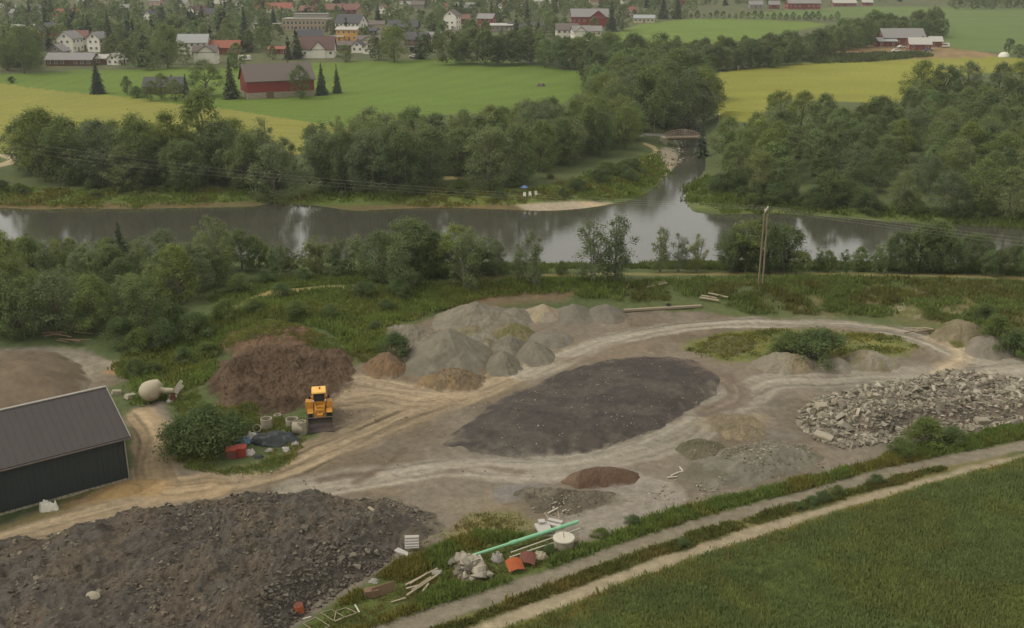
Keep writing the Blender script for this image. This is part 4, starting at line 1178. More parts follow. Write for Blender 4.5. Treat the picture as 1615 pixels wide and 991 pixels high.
# planks on the verge
PG = 'planks in a loose bundle on the verge'
for i, (p1, p2, lab) in enumerate((((640, 925), (690, 899), 'upper grey plank in the loose bundle on the verge'), ((646, 924), (676, 906), 'short plank under the upper one in the verge bundle'), ((641, 932), (662, 927), 'thick short plank at the left end of the verge bundle'),
                                   ((642, 943), (694, 908), 'lowest long plank in the verge bundle'), ((650, 936), (680, 915), 'middle plank of the verge bundle, crossing the others'), ((667, 938), (676, 926), 'shortest splinter of wood right below the verge bundle'))):
    pole_thing('plank', lab, 'plank', p1, p2, .07, M_wood, .12 + .03 * i, group=PG, square=True)
slab('timber_box', 'broken wooden box left of the upright board on the verge', 'wooden box', 586, 940, (1.0, .6, .55), R(15), M_wood_dark, (0, 0))
slab('board', 'brown board standing upright on the verge below the stone heap', 'board', 606, 938, (1.7, .1, .75), R(32), M_wood_dark, (R(-14), 0))
q = G1(474, 970)
rb = thing('rusty_barrel', 'rusty orange barrel at the foot of the dark stone heap', 'barrel', (q[0], q[1], q[2]), 0)
rb.rotation_euler = (R(8), R(-6), 0)
MB().lathe([(0.3, 0), (.31, .28), (.325, .3), (.31, .32), (.31, .58), (.325, .6), (.31, .62), (.3, .88)], 24).build('body', M_rust, rb, True)
MB().lathe([(.27, .885), (.05, .89)], 24).build('lid', M_rust_dark, rb)
for i, (p1, p2, lab) in enumerate((((448, 983), (469, 974), 'white stick left of the two lying below the rusty barrel'), ((472, 981), (491, 976), 'white stick right of the two lying below the rusty barrel'), ((560, 957), (567, 969), 'short white stick pointing down at the wooden frames'),
                                   ((617, 953), (640, 946), 'long thin stick on the brown verge soil'))):
    pole_thing('stick', lab, 'stick', p1, p2, .05, M_concrete_pale if i < 3 else M_wood, .15, square=True)


def frame_thing(label, pts, w=.05):
    P3 = G([p[0] for p in pts], [p[1] for p in pts]); P3[:, 2] += .12
    c = P3.mean(0)
    mb = MB()
    for i in range(len(P3)):
        mb.bar(P3[i] - c, P3[(i + 1) % len(P3)] - c, w, w * .7)
    o = mb.build('window_frame', M_wood, None); o.location = c
    tag(o, label, 'window frame', 'old window frames on the grass')


frame_thing('larger empty wooden window frame lying on the grass below the stone heap', [(506, 969), (523, 964), (544, 976), (529, 983)])
frame_thing('empty wooden frame overlapping the right of the larger window frame', [(527, 982), (563, 969), (546, 961), (530, 966)])
frame_thing('empty wooden frame cut by the bottom edge of the photo', [(498, 976), (520, 990), (500, 1000), (478, 986)])

# logs, planks and driftwood at the back of the yard
pole_thing('plank', 'long grey plank on the ground right of the small gravel cones', 'plank', (984, 492), (1106, 485), .22, M_wood, .2, square=True)
q = G1(1054, 486)
o = MB().lathe([(.12, 0), (.3, 0), (.34, .1), (.3, .2), (.12, .2), (.12, 0)], 20).build('tyre', M_black, None, True)
o.location = (q[0], q[1], q[2] + .35); tag(o, 'black tyre lying on the long grey plank', 'tyre')
LG = 'logs below the dike path'
for p1, p2, lab in (((1103, 473), (1134, 478), 'lower pale log of the group right of the long plank'), ((1117, 466), (1148, 473), 'upper pale log pointing right, of the group right of the long plank'), ((1106, 470), (1130, 474), 'middle log of the group right of the long plank'),
                    ((1020, 457), (1052, 450), 'thin log lying in the weeds below the dike path'), ((1028, 452), (1048, 448), 'thin log just above another in the weeds below the dike path')):
    pole_thing('log', lab, 'log', p1, p2, .14, M_wood, .3, 8, group=LG)
DG = 'grey logs heaped at the right end of the island'
for i in range(9):
    cx, cy = 1455 + random.uniform(-20, 18), 526 + random.uniform(-4, 5)
    an = random.uniform(-.35, .35); ln = random.uniform(8, 16)
    pole_thing('log', 'grey log in the small tangled heap beside the grass topped mound', 'log', (cx - ln * math.cos(an), cy - ln * math.sin(an) * .5), (cx + ln * math.cos(an), cy + ln * math.sin(an) * .5), random.uniform(.06, .13), M_wood_dark if i % 2 else M_wood, random.uniform(.2, .6), 8, group=DG)
BG = 'brushwood left of the yard'
for i in range(12):
    cx, cy = 105 + random.uniform(-30, 36), 533 + random.uniform(-8, 12)
    an = random.uniform(-.5, .5); ln = random.uniform(8, 20)
    pole_thing('log', 'brown log in the brushwood heap behind the large sand heap', 'log', (cx - ln * math.cos(an), cy - ln * math.sin(an) * .4), (cx + ln * math.cos(an), cy + ln * math.sin(an) * .4), random.uniform(.05, .12), M_wood_dark, random.uniform(.2, .8), 8, group=BG)
SG = 'broken white sticks on the gravel'
for (cx, cy, an, ln, where) in ((1064, 750, -.4, 7, 'left of the weedy mound'), (1078, 746, -.2, 8, 'left of the weedy mound'), (1074, 742, .9, 4, 'left of the weedy mound'), (1086, 748, 1.4, 4, 'left of the weedy mound'), (1060, 755, -.1, 8, 'left of the weedy mound'),
                                (905, 800, .9, 4, 'below the rust brown heap'), (911, 799, 1.0, 5, 'below the rust brown heap'), (893, 806, -.5, 7, 'below the rust brown heap'), (872, 808, -.5, 9, 'below the rust brown heap'), (903, 806, -.3, 9, 'below the rust brown heap'), (880, 793, .1, 9, 'below the rust brown heap')):
    pole_thing('stick', 'broken white stick on the gravel ' + where, 'stick', (cx - ln * math.cos(an), cy - ln * math.sin(an)), (cx + ln * math.cos(an), cy + ln * math.sin(an)), .055, M_concrete_pale, .15, 6, group=SG + ' ' + where, square=True)

# ------------------------------------------------------------------ power line
q = G1(1199, 452)
pl = thing('utility_pole', 'tall brown double leg power pole by the dike path', 'power pole', tuple(q), R(-18))
PHT = 10.6
for s in (-1, 1):
    MB().tube([(s * .27, 0, -.3), (s * .24, 0, PHT * .5), (s * .2, 0, PHT)], [.11, .10, .075], 10).build('leg', M_pole, pl, True)
MB().box((0, 0, 5.2), (.75, .12, .14)).build('brace', M_pole, pl)
MB().bar((-.1, -1.1, PHT - .35), (.1, 1.1, PHT - .3), .13).build('crossarm', M_trim, pl)
Mp = Matrix.Translation(q) @ Matrix.Rotation(R(-18), 4, 'Z')
tops = []
for k in (-1, 0, 1):
    MB().lathe([(.05, 0), (.09, .06), (.05, .12), (.09, .18), (.04, .26)], 12, Matrix.Translation((k * .09, k * 1.0, PHT - .24))).build('insulator', M_white, pl, True)
    tops.append(Mp @ Vector((k * .09, k * 1.0, PHT + .02)))
for sgn, endp in ((-1, (-177, 258, 9.5)), (1, (170, 77, 10.5))):
    for k, tp in enumerate(tops):
        e = Vector(endp) + Vector((.1, 2.6, .8)) * (k - 1)
        sag = 4.2 if sgn < 0 else 2.2
        pts = []
        for i in range(49):
            t = i / 48
            p = tp.lerp(e, t); p.z -= sag * 4 * t * (1 - t)
            pts.append(p - tp)
        o = MB().tube(pts, 0.009, 5).build('power_line', M_wire, None); o.location = tp
        where = 'crossing the river to the left' if sgn < 0 else 'running right along the near bank'
        tag(o, ('nearest', 'middle', 'farthest')[k] + ' power line wire from the double leg pole, ' + where, 'power line', 'wires of the power line')

# ------------------------------------------------------------------ footbridge, lamps, seats by the water
M_rail = mat('red_brown_wood', S(150, 130, 114), 0.8, 0.15, 3)
a, b_ = on_plane(1049, 215, -1.0), on_plane(1106, 214, -1.0)
bc = (a + b_) / 2; BLN = float(np.linalg.norm(b_ - a))
br = thing('footbridge', 'small red brown wooden footbridge with arched railings over the side stream', 'footbridge', (bc[0], bc[1], -1.35), math.atan2(b_[1] - a[1], b_[0] - a[0]))
MB().box((0, 0, 0), (BLN, 2.8, .3)).build('deck', M_wood, br)
MB().box((0, -.9, -.35), (BLN - .6, .25, .45)).box((0, .9, -.35), (BLN - .6, .25, .45)).build('girder', M_wood_dark, br)
for s in (-1, 1):
    MB().box((s * (BLN / 2 + .3), 0, -1.2), (1.2, 3.6, 2.6)).build('abutment', M_concrete, br)
    mb = MB(); K = 14; pr = None
    for k in range(K + 1):
        x = -BLN / 2 + BLN * k / K
        zt = .45 + 1.35 * math.sin(math.pi * (k / K)) ** .7
        mb.bar((x, s * 1.38, .15), (x, s * 1.38, zt + .1), .08)
        if pr: mb.bar(pr, (x, s * 1.38, zt + .1), .15, .13); mb.bar((pr[0], s * 1.38, .16), (x, s * 1.38, zt), .09)
        pr = (x, s * 1.38, zt + .1)
    mb.box((0, s * 1.42, .3), (BLN * .98, .05, .1))
    mb.build('railing', M_rail, br)
for i, (px, py, lab) in enumerate(((1032, 211, 'pale street lamp left of the footbridge, against the creek trees'), (1133, 208, 'pale street lamp right of the footbridge, by the hay field'))):
    q = G1(px, py)
    t = thing('street_lamp', lab, 'street lamp', tuple(q))
    MB().tube([(0, 0, -.2), (0, 0, 5.0)], [.07, .05], 8).build('pole', M_trim, t)
    MB().box((0, -.2, 5.05), (.3, .7, .14), top=(.7, .8)).build('lamp_head', M_white, t)


def chair(px, py, rz, lab):
    q = G1(px, py)
    t = thing('garden_chair', lab, 'chair', (q[0], q[1], q[2]), rz, 'white chairs by the water')
    MB().box((0, 0, .42), (.55, .55, .06)).build('seat', M_white, t)
    MB().box((0, .28, .75), (.55, .06, .7), M=Matrix.Rotation(R(-10), 4, 'X')).build('backrest', M_white, t)
    for sx in (-1, 1):
        MB().box((sx * .28, 0, .62), (.06, .5, .05)).build('armrest', M_white, t)
        for sy in (-1, 1): MB().box((sx * .24, sy * .24, .2), (.06, .06, .4)).build('leg', M_white, t)


chair(827, 312, R(-10), 'white garden chair directly below the blue parasol')
chair(836, 311, R(8), 'white garden chair in the middle of the row by the water')
chair(846, 310, R(25), 'white garden chair farthest from the blue parasol')
q = G1(827, 306)
t = thing('parasol', 'blue parasol over the white chairs on the far river bank', 'parasol', tuple(q))
MB().tube([(0, 0, 0), (0, 0, 1.75)], .03, 6).build('pole', M_trim, t)
MB().lathe([(.8, 1.35), (.75, 1.42), (.05, 1.82), (.0001, 1.84)], 8).build('canopy', mat('blue_cloth', S(98, 124, 176), .8), t)

# ------------------------------------------------------------------ houses and farms
_mats = {}


def pm(kind, c, **kw):
    k = (kind, c)
    if k not in _mats: _mats[k] = mat(kind, S(*c), **kw)
    return _mats[k]


WALLC = dict(farm=(126, 70, 58), white=(224, 219, 205), cream=(196, 186, 160), grey=(142, 138, 128), red=(132, 58, 52), darkred=(112, 56, 50), yellow=(206, 158, 84), brown=(110, 82, 66), black=(66, 64, 62), pink=(190, 160, 146), beige=(164, 144, 120), ochre=(170, 140, 96))
ROOFC = dict(grey=(134, 130, 126), pale=(172, 168, 158), dark=(78, 76, 78), red=(142, 86, 68), redbrown=(120, 86, 76), maroon=(98, 74, 70), brown=(106, 96, 89), turf=(118, 108, 74), steel=(150, 152, 150))
M_pane = mat('window_pane', S(62, 64, 66), 0.15, 0.05, spec=.6)
_win = {}


def win_mesh(w, h):
    k = (round(w, 1), round(h, 1))
    if k not in _win:
        f = MB()
        for s in (-1, 1):
            f.box((s * w / 2, 0, 0), (.1, .1, h + .2)); f.box((0, 0, s * h / 2), (w + .1, .09, .1))
        f.box((0, 0, 0), (.06, .06, h))
        _win[k] = (f.mesh('window', M_white), MB().box((0, .01, 0), (w - .06, .04, h - .06)).mesh('pane', M_pane))
    return _win[k]


def house(name, label, cat, px, py, wpx, wall='white', roof='grey', yaw=0.0, depth=None, wh=3.2, pitch=38, group=None, flat=False, storeys=1, base=None, cross=None, parts=True, len_m=None, win=True):
    q = G1(px, py)
    sc = scale_at(*q)
    Lm = len_m or wpx / sc
    Dm = depth or min(max(Lm * 0.62, 6.0), 9.5)
    t = thing(name, label, cat, (q[0], q[1] + Dm * .45, q[2]), R(yaw), group)
    mw = pm('wall_' + wall, WALLC[wall], rough=.85, var=.08, scale=1.5, stretch=(.4, .4, 4))
    mr = pm('roof_' + roof, ROOFC[roof], rough=.75, var=.10, scale=1.2, stretch=(3, .6, 1))
    H = wh * storeys
    mb = MB()
    mb.box((0, 0, H / 2 - .4), (Lm, Dm, H + .8))
    rise = 0 if flat else math.tan(R(pitch)) * Dm / 2
    if not flat:
        mb.add([(-Lm / 2, -Dm / 2, H), (-Lm / 2, Dm / 2, H), (-Lm / 2, 0, H + rise), (Lm / 2, -Dm / 2, H), (Lm / 2, Dm / 2, H), (Lm / 2, 0, H + rise)], [(0, 2, 1), (3, 4, 5), (0, 3, 5, 2), (1, 2, 5, 4)])
    mb.build('wall', mw, t)
    if base:
        MB().box((0, 0, base / 2 - .3), (Lm + .12, Dm + .12, base + .6)).build('foundation', M_concrete, t)
    mb = MB(); ov, tk2 = .55, .22

    def gable(L2, D2, cx, cy, zb, rs, along='x'):
        sl_ = rs / (D2 / 2)
        for s in (-1, 1):
            vs = [(-L2 / 2 - ov, s * (D2 / 2 + ov), zb - ov * sl_ + .03), (L2 / 2 + ov, s * (D2 / 2 + ov), zb - ov * sl_ + .03), (L2 / 2 + ov, 0, zb + rs + .03), (-L2 / 2 - ov, 0, zb + rs + .03)]
            vs = vs + [(x, y, z + tk2) for x, y, z in vs]
            if along == 'y': vs = [(y, x, z) for x, y, z in vs]
            vs = [(x + cx, y + cy, z) for x, y, z in vs]
            mb.add(vs, [(0, 1, 2, 3), (7, 6, 5, 4), (0, 4, 5, 1), (1, 5, 6, 2), (2, 6, 7, 3), (3, 7, 4, 0)])
    if flat: mb.box((0, 0, H + .14), (Lm + .6, Dm + .6, .28))
    else: gable(Lm, Dm, 0, 0, H, rise)
    rf = mb.build('roof', mr, t)
    if cross:                                         # a cross gable towards the camera: (x position share, width m)
        cxp, cw = cross
        cr = rise * min(1, cw / Dm) * 1.0
        mb2 = MB(); d2 = Dm / 2 + .5
        mb2.box((cxp * Lm, -d2 / 2, H / 2), (cw, d2, H)); z0 = H
        mb2.add([(cxp * Lm - cw / 2, -d2, z0), (cxp * Lm + cw / 2, -d2, z0), (cxp * Lm, -d2, z0 + cr), (cxp * Lm - cw / 2, 0, z0), (cxp * Lm + cw / 2, 0, z0), (cxp * Lm, 0, z0 + cr)], [(0, 1, 2), (0, 2, 5, 3), (1, 4, 5, 2)])
        mb2.build('gable_wall', mw, t)
        mb = MB(); gable(d2, cw, cxp * Lm, -d2 / 2, z0 + .05, cr, 'y'); mb.build('gable_roof', mr, t)
    if not parts: return t
    # windows on the camera side, the panes as sub-parts
    nw = max(2, min(7, int(Lm / 2.6))) if win else 0
    fr, pn = win_mesh(1.2, 1.15)
    for st in range(storeys):
        for k in range(nw):
            x = -Lm / 2 + Lm * (k + .5) / nw
            if st == 0 and k == nw // 2:
                MB().box((x, -Dm / 2 - .03, 1.0), (1.0, .08, 2.0)).build('door', M_wood_dark, t)
                continue
            if cross and abs(x - cross[0] * Lm) < cross[1] / 2 + .7: continue
            w = link('window', fr, t, (x, -Dm / 2 - .04, st * wh + wh * .55 + (base or 0) * .2))
            link('pane', pn, w)
    if not flat:
        for s in (-1, 1):
            for zz in () if not win else ([wh * .55] if storeys == 1 else [wh * .55, wh * 1.5]) + [H + rise * .3]:
                for yy in ((-1.5, 1.5) if zz < H else (0,)):
                    w = link('window', fr, t, (s * (Lm / 2 + .04), yy, zz), (0, 0, R(90) * s))
                    link('pane', pn, w)
        MB().box((Lm * .18, .4, H + rise + .3), (.6, .6, 1.2)).build('chimney', pm('chimney_brick', (120, 96, 84)), rf)
    return t


HS = [  # label, px, py, width px, wall, roof, yaw, kwargs
    ('white flat roofed building at the top left corner of the view', 6, 13, 26, 'white', 'pale', 0, dict(flat=True, wh=3)),
    ('pale grey low house left of the dark roofed house with the red end wall', 33, 58, 36, 'grey', 'pale', 10, dict()),
    ('dark roofed house with a red end wall among the left town trees', 76, 57, 46, 'red', 'dark', -8, dict()),
    ('tall white gable house, gable to the camera, left part of the town', 108, 82, 22, 'white', 'grey', 82, dict(storeys=2, depth=8, len_m=10)),
    ('white house just right of the tall white gable house, half hidden by trees', 127, 78, 22, 'white', 'redbrown', 12, dict(storeys=2)),
    ('narrow tall white house between dark trees, left part of the town', 153, 82, 17, 'white', 'grey', 75, dict(storeys=2, depth=7, len_m=8)),
    ('long low farm building with pale grey roof at the edge of the green field', 110, 104, 72, 'brown', 'grey', 0, dict(wh=2.6, pitch=28, depth=9)),
    ('lower grey roofed outbuilding at the right end of the long low farm building', 159, 102, 28, 'brown', 'pale', 20, dict(wh=2.6, pitch=24)),
    ('small white gabled shed right of the long low farm building', 181, 103, 19, 'white', 'pale', 70, dict(wh=2.4, depth=6)),
    ('low house with brick red roof behind the left town trees', 104, 32, 40, 'cream', 'red', 0, dict()),
    ('arched gable cottage directly behind the long low farm building', 90, 92, 24, 'grey', 'grey', 85, dict(depth=7)),
    ('white gable house left of two above the small bright lawn', 214, 32, 13, 'white', 'dark', 80, dict(storeys=1, depth=7)),
    ('white house with dark roof, right of two above the small bright lawn', 236, 32, 14, 'white', 'dark', 60, dict(depth=7)),
    ('white gable house, left of the pinkish one at the top of the left town', 305, 24, 15, 'white', 'maroon', 60, dict(depth=7)),
    ('pinkish gable house between two white houses at the top of the left town', 318, 23, 14, 'pink', 'maroon', 60, dict(depth=7)),
    ('white house with long dark roof above the left town lawns', 340, 29, 30, 'cream', 'dark', 8, dict()),
    ('grey roofed long white house behind the white gable house with porch', 304, 86, 46, 'white', 'steel', 3, dict(storeys=2, wh=2.8)),
    ('red walled house with bright brick red roof left of the tall spruce', 352, 86, 48, 'red', 'red', 5, dict(pitch=33)),
    ('white two storey house with brown roof and gable to the camera', 324, 101, 36, 'white', 'brown', 6, dict(storeys=2, wh=2.6, cross=(.05, 7))),
    ('white house with rounded gable at the top edge above the tall spruce', 379, 14, 18, 'white', 'dark', 80, dict(depth=8)),
    ('long white building with brick red roof above the dark spruces', 432, 20, 56, 'white', 'red', 0, dict(wh=3)),
    ('red brown roofed house left of the long red brown roof', 487, 24, 28, 'darkred', 'redbrown', -15, dict()),
    ('long building with red brown roof behind the flat roofed institution', 538, 22, 58, 'darkred', 'redbrown', 0, dict(wh=3)),
    ('ochre gable house at the right end of the long red brown roof', 573, 24, 22, 'ochre', 'brown', 80, dict(depth=8)),
    ('white house with dark roof and tall right gable above the yellow house', 553, 52, 44, 'white', 'dark', -22, dict(storeys=2, wh=2.9, pitch=42)),
    ('bright yellow two storey house below the dark roofed white house', 549, 64, 34, 'yellow', 'pale', -12, dict(storeys=2, wh=2.8, pitch=18)),
    ('low yellow annex left of the bright yellow house', 530, 66, 22, 'yellow', 'pale', 0, dict(wh=2.5, flat=True)),
    ('brown grey roofed house right of the dark roofed white house', 590, 47, 32, 'grey', 'brown', 0, dict(wh=3, pitch=26)),
    ('dark grey roofed house behind the white house with dormer gable', 488, 66, 36, 'ochre', 'dark', 12, dict(pitch=36)),
    ('white house with maroon roof and central dormer gable facing the field', 501, 92, 50, 'white', 'maroon', 3, dict(storeys=1, wh=4.2, pitch=46, cross=(.03, 6), depth=10)),
    ('grey brown low roofed house right of the white house with dormer gable', 545, 80, 32, 'brown', 'brown', 0, dict(wh=2.6, pitch=28)),
    ('grey roofed house with pale gable below the black carport roof', 582, 72, 36, 'cream', 'brown', 0, dict(wh=2.8, pitch=28, cross=(0, 6))),
    ('small white gable house left of two at the field edge behind bushes', 565, 84, 14, 'white', 'dark', 75, dict(depth=6)),
    ('small white gable house right of two at the field edge behind bushes', 584, 86, 14, 'white', 'maroon', 75, dict(depth=6)),
    ('black low roofed garage right of the bright yellow house', 580, 56, 28, 'black', 'dark', 0, dict(wh=2.6, pitch=22)),
    ('small red roofed shed behind bushes left of the white dormer house', 437, 85, 26, 'red', 'red', 0, dict(wh=2.2, pitch=22, depth=5)),
    ('low light flat roofed building left of the big beige institution', 420, 46, 40, 'cream', 'pale', 0, dict(flat=True, wh=2.8)),
    ('flat turf roofed long building right of the brown grey roofed house', 609, 51, 42, 'cream', 'turf', 0, dict(flat=True, wh=3)),
    ('black house with pale roof panels left of the big round tree top', 637, 52, 44, 'black', 'dark', -5, dict(wh=3.4, pitch=36)),
    ('dark roofed house with brown gable behind the flat carport', 658, 72, 36, 'brown', 'dark', -22, dict(wh=3.2, pitch=40)),
    ('white low house right of the dark roofed house with brown gable', 684, 64, 24, 'white', 'grey', 0, dict(wh=2.8, pitch=24)),
    ('white three storey house with balconies in the middle of the town', 713, 47, 20, 'white', 'brown', 70, dict(storeys=3, depth=8, wh=2.7)),
    ('pale pink gable house just below the white three storey house', 716, 65, 19, 'pink', 'grey', 80, dict(depth=8, wh=3.4)),
    ('grey roofed house above the white three storey house', 735, 20, 32, 'grey', 'grey', -5, dict()),
    ('red brown roofed cabin left of the dark red house', 732, 38, 18, 'brown', 'redbrown', 0, dict()),
    ('dark red house with grey roof left of the pale flat roofed block', 768, 44, 26, 'red', 'grey', -25, dict(storeys=2, wh=2.8)),
    ('greenish grey block with pale roof right of the dark red house', 791, 50, 36, 'grey', 'pale', 5, dict(wh=3.4, pitch=14)),
    ('white house with tall chimney right of the grey roofed upper house', 791, 18, 14, 'white', 'redbrown', 70, dict(depth=7)),
    ('white gable house, left of two above the turf roofed building', 604, 22, 14, 'white', 'redbrown', 70, dict(depth=7)),
    ('white gable house, right of two above the turf roofed building', 620, 24, 13, 'white', 'redbrown', 110, dict(depth=7)),
    ('long house with dark roof left of the cluster below the big red barn', 838, 50, 74, 'cream', 'dark', 0, dict(wh=2.8, pitch=26)),
    ('white house with brown grey roof, left of two below the big red barn', 894, 63, 34, 'white', 'brown', 3, dict(storeys=2, wh=2.7)),
    ('white gable house, right of two below the big red barn', 917, 66, 30, 'white', 'grey', 14, dict(storeys=2, wh=2.7, cross=(-.15, 6))),
    ('small grey roofed house right of the white gable house by the red barn', 937, 58, 22, 'cream', 'grey', 0, dict()),
    ('pale house with orange roof right of the dark spruce by the red barn', 995, 24, 20, 'pink', 'red', 60, dict()),
    ('low house with light grey roof at the corner of the middle green field', 1017, 36, 32, 'cream', 'steel', -8, dict(wh=2.8, pitch=24)),
    ('white and red house at the top edge left of the big red barn', 812, 10, 22, 'white', 'red', 30, dict()),
    ('pale long house at the top edge above the big red barn trees', 850, 8, 34, 'cream', 'pale', 0, dict()),
    ('grey roofed house at the top edge, left of the two by the far red barn', 1192, 14, 20, 'grey', 'grey', 0, dict()),
    ('grey roofed house at the top edge just left of the far red barn', 1221, 14, 16, 'red', 'grey', 0, dict()),
    ('dark roofed cottage hidden among trees left of the main red barn', 256, 148, 58, 'brown', 'dark', 4, dict(wh=2.6, pitch=34)),
]
for lab, px, py, w, wc, rc, yw, kw in HS:
    house('house', lab, 'house', px, py, w, wc, rc, yw, **kw)
# rows of distant houses along the upper edge
for i, (px, py, w, wc, rc) in enumerate(((130, 10, 14, 'white', 'grey'), (165, 6, 16, 'cream', 'dark'), (196, 20, 14, 'grey', 'grey'), (245, 8, 18, 'pink', 'grey'), (270, 4, 22, 'grey', 'pale'), (288, 12, 18, 'cream', 'grey'), (400, 5, 18, 'white', 'redbrown'),
                                         (455, 2, 24, 'cream', 'redbrown'), (495, 6, 18, 'red', 'redbrown'), (520, 3, 22, 'white', 'dark'), (570, 5, 20, 'cream', 'red'), (640, 7, 18, 'white', 'dark'), (660, 14, 20, 'grey', 'brown'), (690, 6, 18, 'white', 'grey'), (700, 18, 14, 'cream', 'red'),
                                         (760, 4, 20, 'white', 'brown'), (870, 16, 20, 'grey', 'grey'), (895, 4, 18, 'white', 'pale'), (940, 8, 20, 'cream', 'redbrown'), (980, 6, 20, 'white', 'dark'), (60, 22, 18, 'white', 'dark'), (25, 28, 16, 'grey', 'grey'), (345, 6, 20, 'white', 'dark'), (1075, 8, 20, 'darkred', 'redbrown'))):
    house('house', 'small distant house among trees along the upper edge of the town', 'house', px, py, w, wc, rc, random.choice((-12, 0, 8, 70)), group='distant houses along the upper edge', parts=False)

# the flat roofed institution
q = G1(483, 49); sc = scale_at(*q)
iw = 74 / sc
ins = thing('institution_building', 'large beige flat roofed institution with a row of dark windows in the town', 'building', (q[0], q[1] + 8, q[2]), R(-2))
MB().box((0, 0, 3.2), (iw, 14, 7.2)).build('wall', pm('wall_beige', WALLC['beige']), ins)
MB().box((0, 0, 6.95), (iw + .6, 14.6, .3)).build('roof', pm('roof_pale', ROOFC['pale']), ins)
MB().box((iw * .06, 3, 8.3), (iw * .72, 8, 2.4)).build('upper_storey', pm('wall_grey', WALLC['grey']), ins)
MB().box((iw * .06, 3, 9.62), (iw * .74, 8.6, .25)).build('upper_roof', pm('roof_steel', ROOFC['steel']), ins)
fr, pn = win_mesh(1.3, 1.9)
for k in range(12):
    x = -iw * .46 + iw * .92 * k / 11
    for z in (4.6, 1.8):
        w = link('window', fr, ins, (x, -7.05, z)); link('pane', pn, w)


def barn(label, px, py, wpx, wall, roofc, yaw, depth, wh, pitch, base=1.2, cross=None, win=True):
    return house('barn', label, 'barn', px, py, wpx, wall, roofc, yaw, depth=depth, wh=wh, pitch=pitch, base=base, cross=cross, group=None, win=win)


t = barn('long red barn with grey brown roof and pale stone base in the green field', 433, 154, 106, 'red', 'brown', 25, 12, 6.0, 40, 2.0, None, False)
MB().box((-4, -6.08, 1.2), (2.6, .1, 2.4)).build('door', M_wood_dark, t)
barn('big red barn with grey roof and cross gable behind the two white houses', 930, 42, 58, 'red', 'grey', 0, 11, 6.0, 38, .8, (.22, 9))
barn('far long red barn with grey roof at the top right edge of the town fields', 1268, 16, 50, 'red', 'grey', 0, 11, 5.0, 32, .8)
barn('far low red farmhouse with pale roof at the top edge, right of the far barn', 1332, 11, 36, 'red', 'pale', 0, 8, 3.0, 28, .6)
barn('far small red shed at the top edge, rightmost', 1368, 10, 16, 'red', 'pale', 0, 6, 3.0, 28, .6)
barn('large brown farm barn with long grey roof at the right hay field', 1424, 74, 66, 'farm', 'grey', 2, 11, 4.6, 36, .6, None)
barn('low dark red lean-to at the left front of the brown farm barn', 1399, 75, 28, 'darkred', 'steel', 0, 8, 3.0, 20, .5)
barn('red brown farmhouse with pale metal roof in front of the brown farm barn', 1452, 81, 32, 'farm', 'pale', -8, 8, 3.4, 34, .6)
barn('small pale roofed annex at the right end of the farmyard', 1477, 75, 18, 'farm', 'pale', -8, 7, 3.0, 30, .5)


# ------------------------------------------------------------------ vehicles and bales far off
def car(name, label, cat, px, py, L_, m, rz, h=1.5, glass=True):
    q = G1(px, py)
    t = thing(name, label, cat, (q[0], q[1], q[2] + .02), rz)
    van = h > 2
    mb = MB()
    if van: mb.box((0, 0, h * .58), (L_, 2.1, h * .8), top=(.92, .9))
    else:
        mb.box((0, 0, .62), (L_, 1.75, .62), top=(.97, .92)); mb.box((-.15, 0, 1.18), (L_ * .55, 1.55, .52), top=(.7, .85))
    mb.build('body', m, t, bevel=.12)
    if van: MB().box((0, -.98, h * .68), (L_ * .5, .12, h * .2)).build('window', M_glass, t)
    else: MB().box((-.15, 0, 1.17), (L_ * .5, 1.585, .34), top=(.78, .95)).build('window', M_glass, t)
    for sx in (-1, 1):
        for sy in (-1, 1):
            MB().lathe([(.02, -.1), (.32, -.1), (.32, .1), (.02, .1)], 14, Matrix.Translation((sx * L_ * .31, sy * .85, .32)) @ Matrix.Rotation(R(90), 4, 'X')).build('wheel', M_black, t)


car('caravan', 'white caravan parked between the red roofed house and the red barn', 'caravan', 386, 96, 5.6, M_white, 0, 2.5)
car('parked_car', 'white car parked at the field edge below the dark carport', 'car', 653, 91, 4.4, M_white, R(-8))
car('parked_car', 'white car on the drive in front of the large brown farm barn', 'car', 1413, 82, 4.4, M_white, R(4))
car('parked_car', 'dark blue car parked beside the red brown farmhouse', 'car', 1463, 81, 4.4, M_blue, R(6))
car('parked_car', 'white car half hidden behind the farmyard corner, nearest the barn', 'car', 1421, 76, 4.2, M_white, R(20))
car('parked_van', 'white van at the far right end of the farmyard drive', 'van', 1489, 75, 5.0, M_white, R(-10), 2.2)
q = G1(662, 84)
t = thing('carport', 'dark flat roofed carport at the field edge right of the big round tree', 'carport', (q[0], q[1] + 3, q[2]), R(-6))
MB().box((0, 0, 2.7), (12, 6, .3)).build('roof', pm('roof_dark', ROOFC['dark']), t)
MB().box((0, 2.6, 1.3), (11.4, .2, 2.6)).build('back_wall', pm('wall_black', WALLC['black']), t)
for x in (-5.5, -1.8, 1.8, 5.5): MB().box((x, -2.7, 1.27), (.2, .2, 2.6)).build('post', M_wood_dark, t)
sheet('tarpaulin', 'white and grey tarpaulin heap at the tree belt above the right hay field', 'tarpaulin', 1172, 107, 2.6, 1.6, 1.8, M_white_sheet, 31)
sheet('tarpaulin', 'dark and white covered heap standing alone in the green field', 'tarpaulin', 853, 136, 1.7, 1.0, 0.9, M_steel, 32)
q = G1(1583, 90)
o = MB().lathe([(.001, 2.2), (1.3, 2.0), (2.2, 1.2), (2.5, 0)], 20).build('dome_tent', M_white, None, True); o.location = q
tag(o, 'white dome shaped tent at the right end of the yellow hay field', 'tent')
q = G1(1164, 110)
o = MB().tube([(0, 0, 0), (0, 0, 1.6)], .22, 8).build('marker_post', M_white, None); o.location = q
